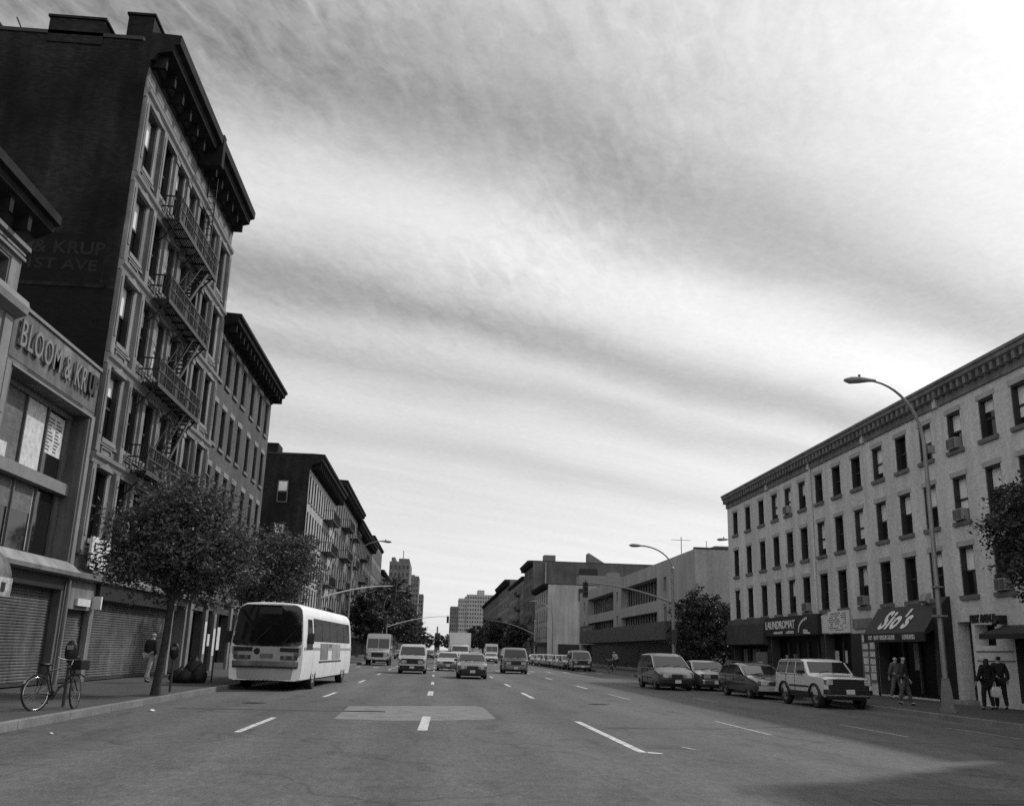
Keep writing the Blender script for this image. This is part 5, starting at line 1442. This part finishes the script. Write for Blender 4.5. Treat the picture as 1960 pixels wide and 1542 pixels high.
# side windows, both sides
def side_panel(s, y0, y1, z0, z1, off, name, m, n=6, slope=0):
    g = MB(); v = []
    for i in range(n + 1):
        z = z0 + (z1 - z0) * i / n; x = bxh(z) + off
        v += [(s * x, y0 + slope * i / n, z), (s * x, y1, z)]
    g.add(v, [(2 * i, 2 * i + 1, 2 * i + 3, 2 * i + 2) for i in range(n)]); return g.build(name, m, t, smooth=40, recalc=False)
for s in (-1, 1):
    side_panel(s, .5, 1.75, 1.42, 2.5, .008, 'side_window', M['carglass2'], slope=.4)
    for k in range(5):
        y0 = 2.0 + k * 1.86
        side_panel(s, y0, y0 + 1.8, 1.72, 2.56, .008, 'side_window', M['carglass'])
        if k: side_panel(s, y0 - .09, y0 + .03, 1.72, 2.56, .012, 'window_post', M['plastic'])
    side_panel(s, .15, 11.8, 1.4, 1.5, .004, 'side_band', P['bus grey'])
    for yy in (1.9, 4.6, 7.4): side_panel(s, yy, yy + .025, .45, 1.38, .003, 'panel_seam', M['frame'])
    side_panel(s, 3.2, 8.8, .93, 1.0, .006, 'rub_rail', M['darkgrey'])
    side_panel(s, 3.4, 5.2, 1.04, 1.66, .007, 'advert_panel', M['stone']); side_panel(s, 6.2, 8.4, 1.04, 1.66, .007, 'advert_panel', M['farpale'])
    side_panel(s, 5.3, 6.1, 1.5, 1.66, .007, 'advert_panel', M['farmid'])
    for yy in (11.95,):
        b = MB(); b.box(min(s * 1.0, s * 1.26), max(s * 1.0, s * 1.26), 11.9, 12.02, .5, 1.5); b.build('rear_grille', M['farmid'], t)
b = MB(); b.box(1.3, 1.52, .72, .8, 1.62, 2.0); b.bar((1.25, .7, 1.95), (1.4, .75, 1.85), .03); b.build('mirror', M['plastic'], t, bevel=.03)
b = MB(); b.box(-1.55, -1.3, .3, .38, 1.6, 2.0); b.bar((-1.2, .4, 2.1), (-1.4, .34, 1.95), .03); b.build('mirror', M['plastic'], t, bevel=.03)
for x in (-.4, 0, .3):
    b = MB(); b.box(x - .05, x + .05, .5, .6, 3.0, 3.09); b.build('marker_light', M['stone'], t, bevel=.01)
b = MB(); b.box(-1.1, 1.1, .3, 11.8, .3, .45); b.build('underbody', M['plastic'], t)

# ------------------------------------------------------------------ people
CL = {}
def cloth(g):
    if g not in CL: CL[g] = mat('cloth %.3f' % g, g, .9, .25, 7, bump=.3, bscale=60)
    return CL[g]
def skin_mesh(name, pts, edges, m, parent, sub=1):
    """pts: name -> (x,y,z,r)"""
    ks = list(pts); idx = {k: i for i, k in enumerate(ks)}
    me = bpy.data.meshes.new(name); me.from_pydata([pts[k][:3] for k in ks], [(idx[a], idx[b_]) for a, b_ in edges], [])
    o = bpy.data.objects.new(name, me); C.objects.link(o)
    sm = o.modifiers.new('skin', 'SKIN'); sm.use_smooth_shade = True
    for k, v in zip(ks, me.skin_vertices[0].data):
        r = pts[k][3]; v.radius = r if isinstance(r, tuple) else (r, r)
    me.skin_vertices[0].data[0].use_root = True
    ss = o.modifiers.new('sub', 'SUBSURF'); ss.levels = sub; ss.render_levels = sub
    dg = bpy.context.evaluated_depsgraph_get()
    n = bpy.data.meshes.new_from_object(o.evaluated_get(dg)); n.materials.clear(); n.materials.append(m)
    bpy.data.objects.remove(o)
    o = bpy.data.objects.new(name, n); C.objects.link(o); n.shade_smooth()
    if parent: o.parent = parent
    return o

def person(label, loc, rz, h=1.72, top=.03, legs=.05, hair='hairdark', stride=.16, arms=.2, longhair=False, coat=False, lean=0, bald=False, bend=0, elbow=.0, seat=False):
    t = thing('person', label, 'person', loc, rz, local=True)
    k = h / 1.75
    S = lambda x, y, z, r: (x * k, (y - lean * max(0, z - .95)) * k, z * k, r * k)
    p = {}
    p['pelvis'] = S(0, 0, .96, .13); p['spine'] = S(0, .01, 1.16, .115); p['chest'] = S(0, 0, 1.36, .13); p['neck'] = S(0, .0, 1.5, .055); p['jaw'] = S(0, -.02, 1.58, .07); p['head'] = S(0, -.005, 1.66, .088); p['crown'] = S(0, .005, 1.71, .06); p['nose'] = S(0, -.115, 1.625, .014)
    e = [('pelvis', 'spine'), ('spine', 'chest'), ('chest', 'neck'), ('neck', 'jaw'), ('jaw', 'head'), ('head', 'crown'), ('head', 'nose')]
    for s, n in ((-1, 'l'), (1, 'r')):
        sw_ = stride * s; aw = -arms * s
        p['ear' + n] = S(s * .088, .01, 1.635, .018); e.append(('head', 'ear' + n))
        p['sh' + n] = S(s * .18, 0, 1.42, .062); p['el' + n] = S(s * .235, aw * .35, 1.13, .045); p['wr' + n] = S(s * .235, aw * .8 - elbow - .05, .90 + abs(aw) * .12 + elbow * .5, .03); p['ha' + n] = S(s * .23, aw * .95 - elbow * 1.2 - .07, .82 + abs(aw) * .14 + elbow * .6, .036)
        e += [('chest', 'sh' + n), ('sh' + n, 'el' + n), ('el' + n, 'wr' + n), ('wr' + n, 'ha' + n)]
        hx, hy, hz = p['ha' + n][:3]
        for j in range(4):
            a = (j - 1.5) * .018 * k
            p['f%d%s' % (j, n)] = (hx, hy + a, hz - .055 * k, .011 * k); p['g%d%s' % (j, n)] = (hx - s * .012 * k, hy + a * 1.1 - .006 * k, hz - (.088 - abs(j - 1.4) * .008) * k, .009 * k)
            e += [('ha' + n, 'f%d%s' % (j, n)), ('f%d%s' % (j, n), 'g%d%s' % (j, n))]
        p['th' + n] = (hx - s * .012 * k, hy - .045 * k, hz - .02 * k, .011 * k); p['ti' + n] = (hx - s * .02 * k, hy - .06 * k, hz - .05 * k, .009 * k); e += [('ha' + n, 'th' + n), ('th' + n, 'ti' + n)]
        if seat:
            p['hip' + n] = S(s * .1, .0, .92, .09); p['kn' + n] = S(s * .12, -.4, .82 - .1 * s, .065); p['an' + n] = S(s * .11, -.28 - .06 * s, .42 - .1 * s, .042); p['to' + n] = S(s * .11, -.42 - .06 * s, .38 - .1 * s, .035)
        else:
            p['hip' + n] = S(s * .095, 0, .92, .09); p['kn' + n] = S(s * .1, -sw_ * .55 - .03, .5, .062); p['an' + n] = S(s * .1, -sw_, .09 + max(0, -sw_) * .25, .042); p['to' + n] = S(s * .115, -sw_ - .15, .045 + max(0, -sw_) * .05, .036)
        e += [('pelvis', 'hip' + n), ('hip' + n, 'kn' + n), ('kn' + n, 'an' + n), ('an' + n, 'to' + n)]
    skin_mesh('body', p, e, M['skin'], t)
    G = lambda d, names: {n: (*p[n][:3], p[n][3] + d * k) for n in names}
    jn = ['pelvis', 'spine', 'chest', 'shl', 'ell', 'wrl', 'shr', 'elr', 'wrr']
    q = G(.03, jn); q['pelvis'] = (*p['pelvis'][:3], .165 * k); q['collar'] = (p['neck'][0], p['neck'][1], p['neck'][2] - .02 * k, .075 * k)
    ed = [('pelvis', 'spine'), ('spine', 'chest'), ('chest', 'collar'), ('chest', 'shl'), ('shl', 'ell'), ('ell', 'wrl'), ('chest', 'shr'), ('shr', 'elr'), ('elr', 'wrr')]
    if coat: q['hem'] = (p['pelvis'][0], p['pelvis'][1], .68 * k, .2 * k); ed.append(('pelvis', 'hem'))
    skin_mesh('jacket', q, ed, cloth(top), t)
    q = G(.022, ['pelvis', 'hipl', 'knl', 'anl', 'hipr', 'knr', 'anr'])
    skin_mesh('trousers', q, [('pelvis', 'hipl'), ('hipl', 'knl'), ('knl', 'anl'), ('pelvis', 'hipr'), ('hipr', 'knr'), ('knr', 'anr')], cloth(legs), t)
    for n in 'lr':
        a, c = p['an' + n], p['to' + n]
        skin_mesh('shoe', {'a': (a[0], a[1] + .02, a[2] - .035, .048), 'b': (c[0], c[1], c[2], .042)}, [('a', 'b')], cloth(.02), t)
    if not bald:
        hd = p['head']; q = {'a': (hd[0], hd[1] + .012, hd[2] + .03, .098 * k), 'b': (hd[0], hd[1] + .03, hd[2] - .02, .095 * k), 'c': (hd[0], hd[1] + .05, hd[2] - (.3 if longhair else .09) * k, (.1 if longhair else .06) * k)}
        skin_mesh('hair', q, [('a', 'b'), ('b', 'c')], M[hair], t)
    return t
person('stooped person in a dark jacket and pale trousers walking past the roller shutters', (-9.98, 34.3, .15), R(160), 1.72, .02, .30, 'hairgrey', .2, .15, lean=.18, elbow=.1)
person('long haired person in a dark coat on the right pavement, left one of the couple', (18.3, 30.7, .15), R(195), 1.7, .012, .01, longhair=True, coat=True, stride=.1)
pr_ = person('short haired person in a dark jacket holding a pale bag, right one of the couple', (18.85, 30.85, .15), R(175), 1.78, .014, .012, stride=.12, elbow=.05)
tb = thing('carrier_bag', 'pale carrier bag held low by the right one of the dark couple', 'bag', (18.55, 30.62, .62))
b = MB(); b.loft([[(18.52 + a * q, 30.6 + c * q * .5, z) for a, c in ((-1, -1), (1, -1), (1, 1), (-1, 1))] for q, z in ((.1, .55), (.16, .6), (.17, .78), (.12, .9))]); b.build('bag_body', M['signwhite'], tb, bevel=.02)
b = MB(); b.tube([(18.45, 30.6, .9), (18.5, 30.62, 1.0), (18.56, 30.6, .9)], .008, 6); b.build('handle', M['signwhite'], tb)
person('person in a pale shirt and light trousers walking under the sloped dark awning', (18.4, 37.2, .15), R(20), 1.68, .09, .12, stride=.22, arms=.25)
person('slim person in a dark top stepping toward the kerb beside the white off-road car', (16.4, 32.6, .15), R(60), 1.66, .025, .08, stride=.2, arms=.15)
person('person in a patterned top standing in the shop doorway below the laundromat sign', (19.2, 51.2, .15), R(70), 1.72, .09, .03, stride=.04)
person('cyclist in a pale top bent over the handlebars beside the far kerb', (15.6, 82.1, .16), R(-40), 1.72, .42, .03, lean=.55, stride=.1, elbow=.3, seat=True)
bicycle('dark bicycle ridden by the bent over cyclist near the far kerb', (15.6 - .17, 82.1 + .2, .15), R(-40), True)
person('tiny person on the left pavement beside the delivery truck', (-8.6, 84, .15), R(10), 1.72, .03, .05)
person('person in light clothes walking behind the bus on the left pavement', (-9.4, 66, .15), R(10), 1.7, .3, .06)
CLOUD_LO, CLOUD_GLOW, SKY_K, SKY_S, SUN_E, SUN_ANG, EXPO = 6.8, .8, .5, .1, 2.4, 1.5, 0.0
# ------------------------------------------------------------------ sky, sun, camera
SUN_AZ, SUN_EL = R(52), R(42)         # azimuth from +Y toward +X
W = bpy.data.worlds.new('World'); scene.world = W; W.use_nodes = True
nt = W.node_tree; N = nt.nodes; Lk = nt.links.new
bg = N['Background']
def nd(t, **kw):
    o = N.new(t)
    for k, v in kw.items():
        if k[0] == '_': setattr(o, k[1:], v)
        else: o.inputs[k].default_value = v
    return o
def mth(op, a, b=None, clamp=False):
    o = N.new('ShaderNodeMath'); o.operation = op; o.use_clamp = clamp
    for i, x in enumerate((a, b)):
        if x is None: continue
        if isinstance(x, (int, float)): o.inputs[i].default_value = x
        else: Lk(x, o.inputs[i])
    return o.outputs[0]
def rng(x, a, b, lo, hi):
    o = N.new('ShaderNodeMapRange'); Lk(x, o.inputs[0])
    for i, v in enumerate((a, b, lo, hi)): o.inputs[i + 1].default_value = v
    return o.outputs[0]
sky = N.new('ShaderNodeTexSky'); sky.sky_type = 'NISHITA'; sky.sun_disc = False
sky.sun_elevation = SUN_EL; sky.sun_rotation = SUN_AZ; sky.air_density = 1; sky.dust_density = 1.5
skybw = N.new('ShaderNodeRGBToBW'); Lk(sky.outputs[0], skybw.inputs[0])
tc = N.new('ShaderNodeTexCoord')
sp = N.new('ShaderNodeSeparateXYZ'); Lk(tc.outputs['Generated'], sp.inputs[0])
dz = mth('ADD', mth('MAXIMUM', sp.outputs[2], 0.0), .12)
u = mth('DIVIDE', sp.outputs[0], dz); v = mth('DIVIDE', sp.outputs[1], dz)
cb = N.new('ShaderNodeCombineXYZ'); Lk(u, cb.inputs[0]); Lk(v, cb.inputs[1])
def noise(scale, detail, rough, sx=1, sy=1, rot=0, loc=(0, 0, 0)):
    m = N.new('ShaderNodeMapping'); m.inputs['Scale'].default_value = (sx, sy, 1); m.inputs['Rotation'].default_value = (0, 0, rot); m.inputs['Location'].default_value = loc
    Lk(cb.outputs[0], m.inputs[0])
    o = nd('ShaderNodeTexNoise', Scale=scale, Detail=detail, Roughness=rough); Lk(m.outputs[0], o.inputs['Vector']); return o.outputs['Fac']
# cirrus sheets run along the wind (u + .42 v across)
tt = mth('SUBTRACT', v, mth('MULTIPLY', u, .42))
warp = mth('MULTIPLY', mth('SUBTRACT', noise(1.1, 2, .5), .5), .38)
warp2 = mth('MULTIPLY', mth('SUBTRACT', noise(4.0, 5, .6, 1, 1, .4, (3, 1, 0)), .5), .14)
tw = mth('ADD', mth('ADD', tt, warp), warp2)
ramp = N.new('ShaderNodeValToRGB'); Lk(mth('DIVIDE', tw, 6.0), ramp.inputs[0])
el = ramp.color_ramp.elements
stops = [(.0, .66), (.4, .66), (.62, .50), (.85, .60), (1.02, .50), (1.16, .34), (1.34, .08), (1.5, .66), (1.66, .86), (1.82, .72), (1.97, .16), (2.08, .38), (2.2, .70), (2.33, .34), (2.5, .58), (2.68, .74), (2.85, .58), (3.0, .48), (3.2, .70), (3.5, .64), (4.2, .72), (5.6, .74)]
while len(el) > 1: el.remove(el[-1])
el[0].position = 0; el[0].color = (stops[0][1],) * 3 + (1,)
for p_, c_ in stops[1:]:
    e_ = el.new(p_ / 6.0); e_.color = (c_,) * 3 + (1,)
ramp.color_ramp.interpolation = 'B_SPLINE'
den = ramp.outputs[0]
bw = N.new('ShaderNodeRGBToBW'); Lk(den, bw.inputs[0]); den = bw.outputs[0]
def noise2(rot, sx, sy, detail, rough, loc=0):
    m = N.new('ShaderNodeMapping'); m.inputs['Rotation'].default_value = (0, 0, rot); m.inputs['Location'].default_value = (loc, 0, 0)
    m2 = N.new('ShaderNodeMapping'); m2.inputs['Scale'].default_value = (sx, sy, 1)
    Lk(cb.outputs[0], m.inputs[0]); Lk(m.outputs[0], m2.inputs[0])
    o = nd('ShaderNodeTexNoise', Scale=1, Detail=detail, Roughness=rough, Distortion=.6); Lk(m2.outputs[0], o.inputs['Vector']); return o.outputs['Fac']
streak = noise2(R(-23), 1.0, 5.5, 6, .6)             # long fibres along the bands
ripple = noise2(R(-66), 12, 32, 3, .6, 3)          # small ripples across them
rmask = mth('MULTIPLY', rng(noise(1.3, 2, .5, 1, 1, 0, (7, 2, 0)), .36, .56, .15, 1), mth('MULTIPLY', rng(v, 2.4, 1.5, .1, 1), rng(u, .6, .1, .25, 1)))
den = mth('ADD', den, mth('MULTIPLY', mth('SUBTRACT', streak, .5), .26))
den = mth('ADD', den, mth('MULTIPLY', mth('MULTIPLY', mth('SUBTRACT', ripple, .5), .62), rmask))
den = mth('ADD', den, mth('MULTIPLY', mth('SUBTRACT', noise(48, 3, .8), .5), .22))
# veil thickens and glows toward the sun
sd = (math.sin(SUN_AZ) * math.cos(SUN_EL), math.cos(SUN_AZ) * math.cos(SUN_EL), math.sin(SUN_EL))
dt = nd('ShaderNodeVectorMath', _operation='DOT_PRODUCT'); Lk(tc.outputs['Generated'], dt.inputs[0]); dt.inputs[1].default_value = sd
glow = rng(dt.outputs['Value'], .4, 1.0, 0, 1)
g2 = mth('POWER', glow, 1.5)
den = mth('ADD', den, mth('MULTIPLY', g2, .09))
back = rng(sp.outputs[1], .25, -.5, 0, 1)     # unseen sky behind the camera, brightened to fill the shaded right fronts
den = mth('ADD', den, mth('MULTIPLY', back, .8))
den = mth('ADD', den, .05)
den = mth('MINIMUM', mth('MAXIMUM', den, 0.0), 1.25)
cloudlum = mth('ADD', CLOUD_LO, mth('MULTIPLY', g2, CLOUD_GLOW))
col_ = mth('ADD', mth('MULTIPLY', skybw.outputs[0], SKY_K), mth('MULTIPLY', mth('MULTIPLY', den, cloudlum), 1.0))
Lk(col_, bg.inputs['Color']); bg.inputs['Strength'].default_value = SKY_S

sun = bpy.data.lights.new('sun', 'SUN'); sun.energy = SUN_E; sun.angle = R(SUN_ANG); sun.color = (1, 1, 1)
so = bpy.data.objects.new('sun', sun); C.objects.link(so)
so.rotation_euler = Vector(sd).to_track_quat('Z', 'Y').to_euler()

cam = bpy.data.cameras.new('camera'); cam.sensor_width = 36; cam.sensor_fit = 'HORIZONTAL'
cam.lens = 1766 / 1960 * 36; cam.clip_end = 12000; cam.clip_start = .1
co = bpy.data.objects.new('camera', cam); C.objects.link(co)
yaw, pit, rol = R(4.092728), R(15.08733835), R(1.7)
fw = Vector((math.sin(yaw) * math.cos(pit), math.cos(yaw) * math.cos(pit), math.sin(pit)))
rt = Vector((math.cos(yaw), -math.sin(yaw), 0)); up = rt.cross(fw)
rt2 = rt * math.cos(rol) + up * math.sin(rol); up2 = up * math.cos(rol) - rt * math.sin(rol)
mtx = Matrix((rt2, up2, -fw)).transposed().to_4x4(); mtx.translation = Vector((0, 0, 1.55))
co.matrix_world = mtx
scene.camera = co
vs = scene.view_settings
vs.view_transform = 'Standard'; vs.look = 'None'; vs.exposure = EXPO; vs.gamma = 1; vs.use_curve_mapping = False
scene.cycles.max_bounces = 6; scene.cycles.diffuse_bounces = 3; scene.cycles.glossy_bounces = 3
scene.cycles.use_denoising = False
